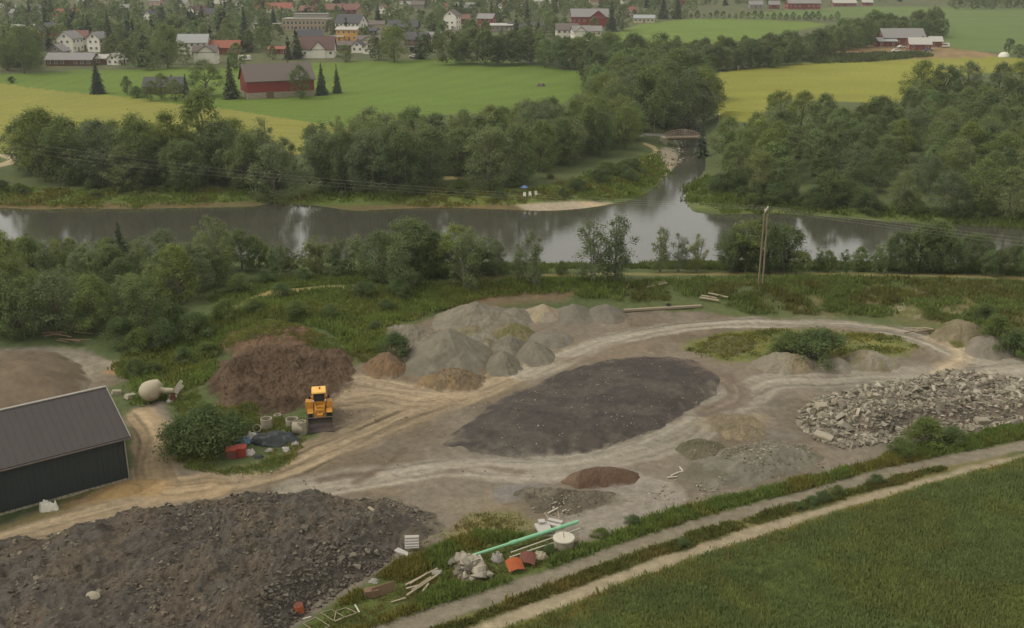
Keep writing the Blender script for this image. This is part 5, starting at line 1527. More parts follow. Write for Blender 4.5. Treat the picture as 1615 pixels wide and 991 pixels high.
tag(o, 'white marker post left of the tarpaulin heap above the hay field', 'post')

# ------------------------------------------------------------------ trees
M_bark = mat('bark', S(96, 88, 76), 0.9, 0.2, 3)
M_bark_pale = mat('pale_bark', S(122, 116, 102), 0.9, 0.25, 3)
LEAF = S(114, 128, 80)
M_leaf = leaf_mat('broadleaf_leaves', LEAF, .18, .24, .42)
M_leaf_grey = leaf_mat('willow_leaves', S(120, 131, 92), .18, .2, .42)
M_leaf_bank = leaf_mat('alder_leaves', S(120, 132, 88), .2, .22, .42)
M_needle = leaf_mat('spruce_needles', S(72, 82, 62), .18, .12, .1)
M_bush = leaf_mat('bush_leaves', S(104, 120, 72), .2, .15, .42)


def leaves(centres, radii, n_each, size, rg, squash=0.8, up=0.85):
    """leaf faces scattered through a set of clumps -> verts, faces (each leaf a bent pair of triangles)"""
    C = np.repeat(centres, n_each, 0); Rr = np.repeat(radii, n_each) * rg.uniform(.8, 1.9, len(centres) * n_each)
    n = len(C)
    d = rg.normal(size=(n, 3)); d /= np.linalg.norm(d, axis=1, keepdims=True)
    r = rg.random(n) ** 0.45
    p = C + d * (Rr * r)[:, None] * np.array([1, 1, squash])
    nrm = d * 0.7 + rg.normal(size=(n, 3)) * 0.5 + np.array([0, 0, up])
    nrm /= np.linalg.norm(nrm, axis=1, keepdims=True)
    a = np.cross(nrm, rg.normal(size=(n, 3))); a /= np.linalg.norm(a, axis=1, keepdims=True) + 1e-9
    b = np.cross(nrm, a)
    s = size * rg.uniform(.6, 1.35, n)[:, None]
    v = np.stack([p - a * s * .5, p + b * s * .34 + nrm * s * .08, p + a * s * .5, p - b * s * .34 + nrm * s * .08], 1).reshape(-1, 3)
    f = np.arange(n * 4).reshape(-1, 4)
    return v, f


def tube_np(pts, rads, n=6):
    mb = MB().tube(pts, list(rads), n, cap=False)
    return mb


def tree_mesh(kind, seed, h=9.0):
    """returns trunk mesh, crown mesh, crown width; foot at the origin"""
    rg = np.random.default_rng(seed)
    tr = MB()
    cs, rs = [], []
    bark, leafm, size, dens = M_bark, M_leaf, .36, 100
    if kind in ('dense', 'tall', 'willow'):
        w = {'dense': .40, 'tall': .30, 'willow': .46}[kind] * h
        zc, zr = {'dense': (.54, .48), 'tall': (.55, .48), 'willow': (.5, .52)}[kind]
        leafm = M_leaf_grey if kind == 'willow' else M_leaf
        lean = rg.normal(size=2) * .03 * h
        tr.tube([(0, 0, -.4), (lean[0] * .3, lean[1] * .3, h * .3), (lean[0], lean[1], h * .75)], [.022 * h, .016 * h, .006 * h], 7)
        nb = 74
        for k in range(nb):
            z = (rg.random() ** .8) * 2 - 1
            a = rg.random() * 2 * math.pi
            prof = math.sqrt(max(0, 1 - abs(z) ** 2.2)) * (1.0 if z < 0 else (1 - .35 * z))
            q = rg.uniform(.55, 1.0)
            c = np.array([math.cos(a) * w * prof * q + lean[0], math.sin(a) * w * prof * q + lean[1], h * (zc + zr * z * .92)])
            cs.append(c); rs.append(h * rg.uniform(.06, .105))
            if k < 9:
                tr.tube([(lean[0] * .4, lean[1] * .4, h * .28 + k * .03 * h), tuple(c * .6 + np.array([0, 0, h * .15])), tuple(c)], [.009 * h, .006 * h, .002 * h], 5)
        dens = 92; size = .028 * h
    elif kind == 'loose':
        bark = M_bark_pale; leafm = M_leaf_bank
        for st in range(3):
            a0 = rg.random() * 6.28; sp = rg.uniform(.05, .14) * h if st else .02 * h
            topz = h * (1 if st == 0 else rg.uniform(.68, .92))
            top = np.array([math.cos(a0) * sp * 1.5, math.sin(a0) * sp * 1.5, topz])
            tr.tube([(math.cos(a0) * .15, math.sin(a0) * .15, -.4), tuple(top * np.array([.45, .45, .5])), tuple(top)], [.011 * h, .008 * h, .003 * h], 6)
            for k in range(15):
                z = .16 + .80 * k / 14
                wz = h * .25 * math.sin(math.pi * min(1, (z * .8 + .16))) ** .8
                a = rg.random() * 6.28
                c = top * np.array([z, z, 0]) + np.array([math.cos(a) * wz * rg.uniform(.3, 1), math.sin(a) * wz * rg.uniform(.3, 1), topz * z])
                cs.append(c); rs.append(h * rg.uniform(.045, .10))
                s0 = top * z * .94
                tr.tube([tuple(s0 - np.array([0, 0, .08 * h])), tuple((s0 + c) / 2 - np.array([0, 0, .01 * h])), tuple(c)], [.005 * h, .0035 * h, .0015 * h], 4)
        dens = 92; size = .026 * h
    elif kind == 'spruce':
        leafm = M_needle
        tr.tube([(0, 0, -.3), (0, 0, h * .5), (0, 0, h)], [.018 * h, .011 * h, .002 * h], 6)
        v_, f_ = [], []
        lay = 26
        V = []
        for k in range(lay):
            t = k / (lay - 1)
            z = h * (.05 + .93 * t)
            r = h * (.235 * (1 - t) ** .85 + .012) * rg.uniform(.85, 1.12)
            m = max(6, int(17 * (1 - t) + 5))
            for j in range(m):
                a = 6.283 * (j + rg.random()) / m
                rr = r * rg.uniform(.7, 1.1)
                d = np.array([math.cos(a), math.sin(a), 0])
                s = np.array([-d[1], d[0], 0]) * (.035 * h * (1 - t * .6) + .02)
                for u0, u1, wv in ((0.05, .62, 1.0), (.40, 1.0, .75)):
                    p0 = d * rr * u0 + np.array([0, 0, z]); p1 = d * rr * u1 + np.array([0, 0, z - rr * .32 * u1 * (.7 + .6 * rg.random())])
                    dr = np.array([0, 0, -.03 * h * rg.random()])
                    V.append([p0, (p0 + p1) / 2 + s * wv * 1.2 + dr, p1, (p0 + p1) / 2 - s * wv * 1.2 + dr])
        v = np.array(V).reshape(-1, 3)
        v = v + rg.normal(size=v.shape) * .006 * h
        f = np.arange(len(v)).reshape(-1, 4)
        return tr.mesh('trunk', bark), np_mesh('crown', v, f, leafm, False), .25 * h
    elif kind == 'bush':
        leafm = M_bush
        for k in range(7):
            a = rg.random() * 6.28; q = rg.uniform(.2, .5) * h
            tr.tube([(0, 0, -.2), (math.cos(a) * q, math.sin(a) * q, h * .55)], [.02 * h, .008 * h], 5)
        for k in range(34):
            a = rg.random() * 6.28; z = rg.random() ** .9
            q = math.sqrt(max(0, 1 - z * z)) * rg.uniform(.35, 1) * .62 * h
            cs.append(np.array([math.cos(a) * q, math.sin(a) * q, h * (.12 + .74 * z)])); rs.append(h * rg.uniform(.12, .2))
        dens = 170; size = .046 * h
    v, f = leaves(np.array(cs), np.array(rs), dens, size, rg)
    v[:, 2] = np.maximum(v[:, 2], .05)
    return tr.mesh('trunk', bark), np_mesh('crown', v, f, leafm, False), None


PROTO = {}
for kd, n, h in (('dense', 8, 10.0), ('tall', 5, 12.0), ('willow', 6, 9.0), ('loose', 5, 8.0), ('spruce', 3, 12.0), ('bush', 4, 3.0)):
    PROTO[kd] = [(tree_mesh(kd, 100 + 31 * i + len(kd)), h) for i in range(n)] if kd == 'zz' else [(tree_mesh(kd, 100 + 31 * i + len(kd) * 7, h), h) for i in range(n)]
# light crowns for the far masses
FAR = {}
for kd in ('dense', 'tall', 'willow', 'spruce', 'bush', 'loose'):
    FAR[kd] = []
    for i in range(3):
        me = PROTO[kd][i % len(PROTO[kd])][0][1]
        n = len(me.vertices)
        co = np.zeros(n * 3, np.float32); me.vertices.foreach_get('co', co)
        co = co.reshape(-1, 4, 3)
        step = 2
        keep = co[i % step::step]
        c = keep.mean(1, keepdims=True)
        FAR[kd].append(((keep - c) * (1.3 if kd == 'spruce' else 1.35) + c).reshape(-1, 3) / PROTO[kd][0][1])

SPECS = []       # (size in the picture, kind, position, height, label, group, name, wood)


def plant(kind, px, py, hpx=None, hm=None, label=None, group=None, name=None, wood='woodland', force=False, widen=1.0):
    q = G1(px, py)
    q[2] = float(height(q[0], q[1])[0])
    sc = scale_at(*q)
    h = hm or hpx / sc / 0.93
    SPECS.append([h * sc * (10 if force else 1), kind, q, h, label, group, name, wood, widen])


def wood_fill(poly, spacing, kinds, hrange, label, group, seed, wood, hfun=None, avoid=None):
    spacing = spacing * 1.12
    rg = np.random.default_rng(seed)
    P = ground_poly(poly)
    x0, x1, y0, y1 = P[:, 0].min(), P[:, 0].max(), P[:, 1].min(), P[:, 1].max()
    pts = []
    nx, ny = int((x1 - x0) / spacing) + 1, int((y1 - y0) / spacing) + 1
    for i in range(nx):
        for j in range(ny):
            pts.append((x0 + (i + .5 * (j % 2) + rg.uniform(-.38, .38)) * spacing, y0 + (j + rg.uniform(-.38, .38)) * spacing))
    pts = np.array(pts)
    d = sdf(P, pts[:, 0], pts[:, 1], 5)
    dr = sdf(RIVER, pts[:, 0], pts[:, 1], 5)
    ok = (d < 0) & (dr > 3.5)
    pts = pts[ok]
    z = land(pts[:, 0], pts[:, 1])
    for (x, y), zz in zip(pts, z):
        kd = kinds[int(rg.integers(len(kinds)))]
        h = rg.uniform(*hrange)
        q = np.array([x, y, zz])
        SPECS.append([h * scale_at(x, y, zz), kd, q, h, label, group, None, wood, rg.uniform(.92, 1.12)])


# -- far bank, left wood
g1 = 'trees of the left wood on the far river bank'
l1 = 'bushy green tree in the left wood between the river and the hay field'
wood_fill([(28, 262), (60, 250), (200, 255), (300, 252), (430, 262), (455, 285), (440, 300), (330, 300), (200, 298), (80, 288)], 5.2, ['dense', 'willow', 'dense'], (7.5, 11), l1, g1, 1, 'left_woodland')
for px, py, hp, kd in ((72, 286, 104, 'dense'), (45, 270, 80, 'dense'), (110, 290, 96, 'dense'), (165, 292, 92, 'willow'), (222, 290, 100, 'tall'), (272, 285, 95, 'tall'), (355, 285, 85, 'willow'), (425, 285, 92, 'loose'), (395, 298, 80, 'dense'), (300, 300, 70, 'dense'), (200, 300, 64, 'willow')):
    plant(kd, px, py, hp, label=l1, group=g1)
plant('tall', 328, 282, 126, label='tallest broadleaf tree of the left far bank wood, standing above its neighbours', force=True)
plant('willow', 434, 318, 86, label='willow leaning over the water at the far bank, right end of the left wood', force=True)
# -- far bank, middle wood
g2 = 'trees of the middle wood on the far river bank'
l2 = 'rounded green tree in the middle wood left of the side stream'
wood_fill([(492, 296), (505, 262), (560, 240), (700, 245), (850, 222), (930, 206), (990, 203), (1008, 212), (995, 230), (925, 248), (840, 278), (700, 283), (600, 296), (540, 300)], 5.6, ['dense', 'willow', 'dense', 'tall', 'loose'], (8, 12.5), l2, g2, 2, 'middle_woodland')
for px, py, hp, kd in ((515, 296, 84, 'willow'), (545, 302, 88, 'dense'), (590, 302, 92, 'willow'), (640, 300, 86, 'dense'), (680, 294, 84, 'dense'), (770, 296, 88, 'willow'), (820, 290, 84, 'dense'), (858, 272, 74, 'dense'), (900, 258, 66, 'willow'), (945, 246, 66, 'dense'), (985, 236, 64, 'dense')):
    plant(kd, px, py, hp, label=l2, group=g2)
# -- wood along the side stream
g3 = 'tall trees of the wood behind the footbridge'
l3 = 'tall rounded tree in the wood behind the footbridge'
wood_fill([(935, 200), (1012, 208), (1045, 206), (1052, 195), (1060, 150), (1050, 112), (1000, 104), (945, 108), (925, 130), (925, 160)], 6.6, ['dense', 'tall', 'willow'], (10, 14), l3, g3, 3, 'creek_woodland')
for px, py, hp, kd in ((1020, 208, 92, 'dense'), (1050, 205, 98, 'dense'), (1085, 204, 84, 'willow'), (1070, 180, 92, 'dense'), (1010, 205, 88, 'tall'), (1095, 170, 84, 'dense'), (960, 120, 62, 'dense'), (940, 135, 62, 'willow'), (1000, 118, 58, 'dense'), (1040, 122, 62, 'dense')):
    plant(kd, px, py, hp, label=l3, group=g3)
plant('dense', 1110, 196, 84, label='dark rounded tree closing the right end of the wood behind the footbridge', force=True)
plant('tall', 1112, 160, 48, label='lone tall tree at the edge of the right hay field, top of the creek wood', force=True)
plant('spruce', 1106, 248, 52, label='dark narrow tree on the right bank just before the footbridge', force=True)
# -- right wood
g4 = 'trees of the large right wood'
l4 = 'leafy grey green tree in the large wood on the right far bank'
wood_fill([(1120, 258), (1140, 240), (1215, 224), (1300, 214), (1420, 198), (1445, 174), (1620, 164), (1760, 164), (1900, 180), (1900, 330), (1700, 332), (1615, 325), (1500, 312), (1350, 306), (1250, 300), (1180, 292), (1130, 280)], 6.8, ['dense', 'willow', 'dense', 'tall', 'loose'], (6.8, 10.4), l4, g4, 4, 'right_woodland')
for px, py, hp, kd in ((1228, 206, 60, 'dense'), (1262, 210, 60, 'dense'), (1300, 214, 60, 'dense'), (1370, 210, 52, 'willow'), (1450, 172, 68, 'dense'), (1482, 172, 66, 'dense'), (1520, 170, 64, 'willow'), (1570, 168, 62, 'dense'), (1605, 166, 64, 'dense'), (1195, 308, 66, 'willow'), (1235, 312, 60, 'dense'), (1310, 322, 52, 'willow'), (1420, 334, 58, 'willow'), (1490, 340, 64, 'willow'), (1590, 344, 72, 'willow'), (1160, 300, 74, 'dense'), (1545, 338, 80, 'dense')):
    plant(kd, px, py, hp, label=l4, group=g4)
# -- near bank, left wood
g5 = 'trees of the near bank wood on the left'
l5 = 'green tree in the near bank wood left of the yard'
wood_fill([(-140, 540), (0, 528), (120, 508), (220, 505), (300, 470), (380, 448), (420, 430), (300, 422), (150, 420), (0, 420), (-140, 420)], 3.6, ['dense', 'loose', 'willow', 'loose', 'loose'], (4.0, 6.6), l5, g5, 5, 'near_bank_woodland')
for px, py, hp, kd in ((-10, 530, 98, 'dense'), (40, 535, 92, 'dense'), (90, 525, 90, 'willow'), (150, 525, 86, 'dense'), (200, 520, 84, 'loose'), (235, 528, 92, 'dense'), (285, 480, 88, 'dense'), (335, 448, 105, 'loose'), (300, 470, 80, 'willow'), (10, 470, 100, 'dense'), (-20, 500, 120, 'dense')):
    plant(kd, px, py, hp, label=l5, group=g5)
plant('spruce', 197, 452, 98, label='dark spruce rising above the near bank wood on the left', force=True)
g6 = 'row of thin trees on the near bank'
l6 = 'thin leafy tree in the row along the near bank, before the bright water'
rg6 = np.random.default_rng(66)
for px in range(400, 790, 14):
    plant('loose' if rg6.random() < .8 else 'dense', px + rg6.uniform(-6, 6), 432 + rg6.uniform(-6, 8), 42 + rg6.uniform(-8, 20), label=l6, group=g6)
for px, py, hp in ((635, 462, 92), (735, 458, 92), (640, 440, 90), (690, 436, 68), (600, 448, 78), (720, 440, 80), (625, 440, 80), (745, 440, 78), (660, 438, 84)):
    plant('loose' if px % 2 else 'dense', px, py, hp, label=l6, group=g6)
plant('loose', 783, 436, 58, label='thin tree with a bare top at the right end of the near bank row', force=True)
plant('loose', 843, 452, 84, label='loose pale stemmed tree standing alone left of the tall pair', force=True, widen=.9)
plant('loose', 818, 440, 54, label='small loose tree just left of the lone pale stemmed tree', force=True)
plant('loose', 934, 446, 96, label='left tree of the tall pair before the bright water', force=True, widen=1.05)
plant('loose', 970, 446, 104, label='right tree of the tall pair, its crown spreading at the top', force=True)
plant('bush', 886, 432, 20, label='tiny sapling on the bank between the lone tree and the tall pair', force=True)
plant('loose', 1040, 430, 70, label='pointed small tree, leftmost of three before the bright water', force=True, widen=.9)
plant('loose', 1068, 430, 60, label='middle of three small trees before the bright water', force=True, widen=.9)
plant('loose', 1098, 430, 58, label='rightmost of three small trees before the bright water', force=True, widen=.95)
g7 = 'row of trees on the near bank at the right'
l7 = 'leafy tree in the dense row on the near bank right of the power pole'
for px in range(1150, 1720, 15):
    hp = 44 + rg6.uniform(-10, 18)
    if 1225 < px < 1330 or 1340 < px < 1370: hp *= .8
    plant('loose' if rg6.random() < .55 else 'dense', px + rg6.uniform(-6, 6), 429 + rg6.uniform(-3, 5) + max(0, (px - 1400) * .02), hp, label=l7, group=g7)
for px, hp in ((1155, 66), (1175, 78), (1200, 80), (1235, 76), (1450, 76), (1475, 78), (1420, 60)):
    plant('dense', px, 430, hp, label=l7, group=g7)
# -- hedges and belts beyond the green field
g8 = 'trees of the belt behind the green field'
l8 = 'dark rounded tree in the belt behind the green field'
for px in range(708, 875, 11):
    plant('dense', px + rg6.uniform(-4, 4), 100 + (px - 700) * .035 + rg6.uniform(-5, 3), 46 + rg6.uniform(-8, 8), label=l8, group=g8, wood='belt_woodland')
for px in range(884, 940, 11):
    plant('dense', px + rg6.uniform(-3, 3), 108 + rg6.uniform(-4, 2), 44 + rg6.uniform(-6, 6), label=l8, group=g8, wood='belt_woodland')
g9 = 'trees of the belt above the right hay field'
l9 = 'hazy green tree in the belt above the right hay field'
for px in range(1060, 1492, 9):
    yb = np.interp(px, [1050, 1130, 1230, 1300, 1390, 1492], [108, 112, 105, 90, 70, 56])
    for r_ in range(2):
        plant(('dense', 'tall', 'willow')[int(rg6.integers(3))], px + rg6.uniform(-4, 4), yb - r_ * 9 + rg6.uniform(-3, 2), (34 if px < 1400 else 27) + rg6.uniform(-8, 8), label=l9, group=g9, wood='belt_woodland')
for px in range(1000, 1330, 10):
    plant('dense', px, np.interp(px, [1000, 1100, 1330], [28, 29, 33]) + rg6.uniform(-1, 1), 8 + rg6.uniform(-2, 5), wood='belt_woodland', label=l9, group=g9)
for px in range(1500, 1720, 9):
    plant('dense', px, 14 + rg6.uniform(-3, 2), 16 + rg6.uniform(-4, 5), wood='belt_woodland', label=l9, group=g9)
# -- trees that stand alone or stand out
single = [('spruce', 155, 148, 50, 'dark spruce standing alone between the two left fields', 1.15), ('spruce', 508, 150, 47, 'taller of two spruces right of the long red barn', 1), ('spruce', 532, 147, 42, 'shorter of two spruces right of the long red barn', .9),
          ('dense', 474, 156, 48, 'rounded tree hiding the right end of the long red barn', .85), ('dense', 326, 152, 52, 'big rounded tree left of the long red barn', 1.1), ('spruce', 365, 156, 60, 'dark spruce at the left gable of the long red barn', 1), ('spruce', 295, 158, 38, 'small dark spruce left of the big rounded tree by the red barn', 1),
          ('dense', 255, 156, 36, 'rounded tree in front of the hidden dark cottage', 1), ('dense', 238, 160, 30, 'round tree hiding the left gable of the dark cottage', 1), ('dense', 278, 160, 32, 'round tree hiding the right half of the dark cottage', 1), ('tall', 201, 150, 26, 'small tree left of the hidden dark cottage', 1), ('bush', 217, 154, 18, 'low bush between the small tree and the hidden dark cottage', 1), ('bush', 19, 131, 10, 'lone bush on the left end of the green field', 1.2),
          ('dense', 38, 116, 68, 'very large dark round tree at the left edge above the green field', 1.1), ('dense', 12, 112, 52, 'dark tree left of the very large round tree', 1), ('spruce', 388, 78, 60, 'tall dark spruce right of the bright red roof', 1), ('tall', 265, 108, 60, 'pale leafy tall tree left of the white house with the porch', 1),
          ('dense', 622, 98, 50, 'big round dark tree at the far edge of the green field', 1.15), ('dense', 545, 98, 24, 'round bush right of the white house with the dormer gable', 1.2), ('spruce', 964, 50, 44, 'tall dark spruce right of the big red barn', 1.1), ('dense', 982, 48, 36, 'dark round tree right of the tall spruce by the red barn', 1.1),
          ('dense', 522, 58, 24, 'round green tree left of the bright yellow house', 1), ('spruce', 1045, 30, 40, 'left one of two dark spruces above the middle green field', 1.2), ('spruce', 1068, 30, 36, 'right one of two dark spruces above the middle green field', 1.2), ('spruce', 205, 50, 34, 'thin dark spruce beside the small bright lawn', .8), ('spruce', 175, 82, 60, 'dark spruce right of the narrow tall white house', .9),
          ('dense', 1590, 84, 22, 'small round tree beside the white dome tent', 1), ('dense', 1608, 92, 20, 'round bush right of the white dome tent', 1.2), ('dense', 930, 56, 14, 'small tree before the white gable house by the big red barn', 1), ('spruce', 432, 42, 30, 'dark conifer below the brick red roofs', 1.3)]
for kd, px, py, hp, lab, wd in single:
    plant(kd, px, py, hp, label=lab, force=True, widen=wd)
# -- bushes by the yard
gb = 'bushes along the green edge of the yard'
lb = 'leafy bush on the green slope left of the yard'
for px, py, hp, wd in ((470, 500, 26, 1.3), (575, 470, 28, 1.2), (360, 505, 34, 1.2), (310, 530, 38, 1.1), (260, 545, 40, 1.1), (225, 556, 38, 1.1), (290, 572, 24, 1.2), (630, 470, 30, 1), (610, 490, 18, 1.2), (650, 455, 28, 1.2), (195, 545, 46, 1), (280, 520, 40, 1.1),
                       (215, 595, 30, 1), (520, 500, 20, 1.3), (445, 470, 24, 1.2), (420, 450, 24, 1.3), (480, 446, 22, 1.3), (540, 442, 24, 1.3), (380, 462, 30, 1.2), (590, 520, 14, 1.2), (400, 492, 22, 1.3), (240, 590, 20, 1.2), (330, 560, 20, 1.3)):
    plant('bush', px, py, hp, label=lb, group=gb, name='bush', widen=wd)
for px, py, hp, lab, wd in ((322, 714, 80, 'large bush beside the red bins, in front of the soil heap', 1.02), (290, 710, 54, 'rounded left half of the growth beside the red bins', 1), (368, 686, 40, 'lower bush behind the red bins and the white sheets', 1.1), (621, 566, 42, 'round dark green bush at the left foot of the tallest gravel cone', 1.15), (1290, 566, 46, 'dark green bush on the grassy island between the tracks', 1.6), (1245, 556, 32, 'lower left bush of the grassy island', 1.6),
                            (1460, 700, 40, 'round bush on the road verge under the concrete rubble', 1.5), (1420, 715, 24, 'low bush left of the round bush under the concrete rubble', 1.5), (1498, 700, 26, 'low bush right of the round bush under the concrete rubble', 1.5), (1570, 545, 36, 'bush between the mounds at the right end of the yard', 1.3), (1600, 560, 40, 'bush at the right edge of the photo above the pale track', 1.3), (1550, 505, 26, 'low bush behind the grass topped mound', 1.4),
                            (232, 655, 40, 'bush right of the shed roof in front of the mixer drum', .001)):
    if wd > .01: plant('bush', px, py, hp, label=lab, force=True, name='bush', widen=wd)
for px, py, hp, lab in ((1320, 780, 15, 'low shrub right end of the green strip between the two roads'), (1300, 788, 15, 'low shrub in the middle of the clump between the two roads'), (1280, 796, 14, 'low shrub left end of the clump between the two roads'), (1255, 803, 12, 'single shrub left of the clump between the two roads'), (1077, 862, 13, 'dark shrub between the two roads, left of the others'), (1383, 762, 14, 'small shrub between the two roads, farthest right'),
                        (945, 848, 15, 'shrub on the verge right of the concrete tank'), (998, 826, 13, 'shrub on the verge above the gravel road bend'), (868, 872, 14, 'weedy shrub in front of the concrete tank')):
    plant('bush', px, py, hp, label=lab, force=True, name='bush', widen=1.5)
# -- scrub on the far banks
gs = 'shrubs along the far river bank'
ls = 'low shrub on the grassy far river bank'
for i in range(44):
    px = rg6.uniform(0, 1000); py = rg6.uniform(293, 312)
    if 830 < px: py = rg6.uniform(270, 315)
    plant('bush', px, py, rg6.uniform(8, 20), label=ls, group=gs, name='bush', widen=1.3, wood='bank_scrub')
for i in range(44):
    px = rg6.uniform(1135, 1640); py = np.interp(px, [1090, 1200, 1640], [300, 322, 345]) + rg6.uniform(-12, 6)
    plant('bush', px, py, rg6.uniform(14, 34), label=ls, group=gs, name='bush', widen=1.2, wood='bank_scrub')
for i in range(9):
    px = rg6.uniform(870, 1015)
    py = np.interp(px, [870, 1030], [312, 262]) + rg6.uniform(-12, 4)
    plant('bush', px, py, rg6.uniform(12, 22), label=ls, group=gs, name='bush', widen=1.2, wood='bank_scrub')
# -- greenery of the town
rg7 = np.random.default_rng(77)
n_town = 0
house_pts = [(o.location.x, o.location.y) for o in bpy.data.objects if o.get('category') in ('house', 'barn', 'building', 'carport', 'caravan')]
hp_ = np.array(house_pts)
cells = [((0, 395), (16, 112), 470), ((395, 700), (4, 96), 260), ((690, 940), (4, 66), 210), ((940, 1100), (2, 26), 45), ((0, 700), (-6, 14), 160), ((700, 1240), (-8, 10), 130), ((1240, 1640), (-8, 3), 40), ((-250, 0), (0, 110), 60)]
for (xa, xb), (ya, yb), n in cells:
    k = 0
    while k < n:
        px, py = rg7.uniform(xa, xb), rg7.uniform(ya, yb)
        k += 1
        if any(x0_ < px < x1_ and y0_ <= py < y1_ for x0_, x1_, y0_, y1_ in ((440, 532, 46, 78), (474, 572, 62, 100), (300, 360, 98, 125), (278, 380, 80, 98), (745, 810, 44, 62), (700, 728, 46, 80), (875, 945, 58, 80), (890, 968, 38, 52), (90, 165, 78, 100), (70, 190, 100, 118))): continue
        q = G1(px, py)
        dx = hp_[:, 0] - q[0]; dy = hp_[:, 1] - q[1]
        # leave the houses and the view of their fronts free
        if ((np.abs(dx) < 8) & (dy > -9) & (dy < 22)).any(): continue
        kd = ('dense', 'dense', 'tall', 'willow', 'spruce')[int(rg7.integers(5))]
        h = rg7.uniform(5, 11.5) if kd != 'spruce' else rg7.uniform(8, 14)
        q[2] = float(land(q[:1], q[1:2])[0])
        SPECS.append([h * scale_at(*q) * .8, kd, q, h, None, None, None, 'town_trees', 1.0])
# hills beyond: one far forest
for i in range(700):
    a = rg7.uniform(-R(44), R(44)); r_ = rg7.uniform(1060, 2500)
    x, y = r_ * math.sin(a), r_ * math.cos(a)
    SPECS.append([0, ('dense', 'spruce')[i % 2], np.array([x, y, float(land([x], [y])[0])]), rg7.uniform(10, 16), None, None, None, 'far_forest', 1.4])

SPECS.sort(key=lambda s: -s[0])
STUFF = {}
count = {}
KINDNAME = dict(dense='broadleaf_tree', tall='broadleaf_tree', willow='broadleaf_tree', loose='broadleaf_tree', spruce='spruce_tree', bush='bush')
rgT = np.random.default_rng(5)
for size, kind, q, h, label, group, name, wood, widen in SPECS:
    nm = name or KINDNAME[kind]
    lim = {'broadleaf_tree': 296, 'spruce_tree': 40, 'bush': 130}[nm]
    if label is None or count.get(nm, 0) >= lim:
        STUFF.setdefault(wood, []).append((kind, q, h, widen)); continue
    count[nm] = count.get(nm, 0) + 1
    (tm, cm, _), ph = PROTO[kind][int(rgT.integers(len(PROTO[kind])))]
    s = h / ph
    t = thing(nm, label, 'bush' if nm == 'bush' else 'tree', tuple(q), float(rgT.uniform(0, 6.28)), group)
    t.scale = (s * widen * rgT.uniform(.88, 1.14), s * widen * rgT.uniform(.88, 1.14), s)
    link('trunk' if nm != 'bush' else 'stem', tm, t); link('crown' if nm != 'bush' else 'foliage', cm, t)
STUFF_MAT = {'bank_scrub': M_bush}
for wood, lst in STUFF.items():
    for cls, m in ((('spruce',), M_needle), (('dense', 'tall', 'willow', 'loose', 'bush'), STUFF_MAT.get(wood, M_leaf))):
        V, CC = [], []
        for kind, q, h, widen in lst:
            if kind not in cls: continue
            v = FAR[kind][int(rgT.integers(3))]
            thin, big = {'far_forest': (30, 5.0), 'town_trees': (9, 2.9)}.get(wood, (1, 1.15))
            if thin > 0: v = v.reshape(-1, 4, 3)[::thin]; c_ = v.mean(1, keepdims=True); v = ((v - c_) * big + c_).reshape(-1, 3)
            a = rgT.uniform(0, 6.28)
            ca, sa = math.cos(a), math.sin(a)
            w = v * np.array([h * widen, h * widen, h])
            w = np.stack([w[:, 0] * ca - w[:, 1] * sa, w[:, 0] * sa + w[:, 1] * ca, w[:, 2]], -1) + q
            V.append(w)
            g = rgT.uniform(.72, 1.25)
            base = np.array(LEAF if cls[0] != 'spruce' else S(72, 82, 62))
            CC.append(np.ones((len(w), 3)) * base * np.array([g * rgT.uniform(.92, 1.12), g, g * rgT.uniform(.85, 1.1)]))
        if not V: continue
        v = np.concatenate(V)
        mm = M_leaf_attr if 'M_leaf_attr' in globals() else None
        if mm is None:
            mm = M_leaf_attr = leaf_mat('woodland_leaves', LEAF, .15, 0, .42, attr=True)
        nm = wood if cls[0] != 'spruce' else wood.replace('woodland', 'spruces').replace('trees', 'spruces').replace('forest', 'spruces')
        o = link(nm, np_mesh(nm, v, np.arange(len(v)).reshape(-1, 4), mm, False, np.concatenate(CC)))
        where = dict(town_trees='garden trees between the houses of the town', far_forest='hazy forest on the far hills', left_woodland='trees of the left far bank wood', middle_woodland='trees of the middle far bank wood', creek_woodland='trees of the creek wood', right_woodland='trees deep in the large right wood',
                     near_bank_woodland='trees of the near bank wood', belt_woodland='trees of the belts between the far fields', bank_scrub='scrub of the river banks', woodland='more trees of the woods').get(wood, 'trees of the wood')
        tag(o, ('dark spruces among the ' if cls[0] == 'spruce' else 'leafy mass of ') + where, 'woodland', kind='stuff')
print('TREES', count, {k: len(v) for k, v in STUFF.items()})

# ------------------------------------------------------------------ grass, crop and weeds (nobody could count them)
M_blades = leaf_mat('grass_blades', S(100, 110, 60), .12, 0, .5, attr=True)


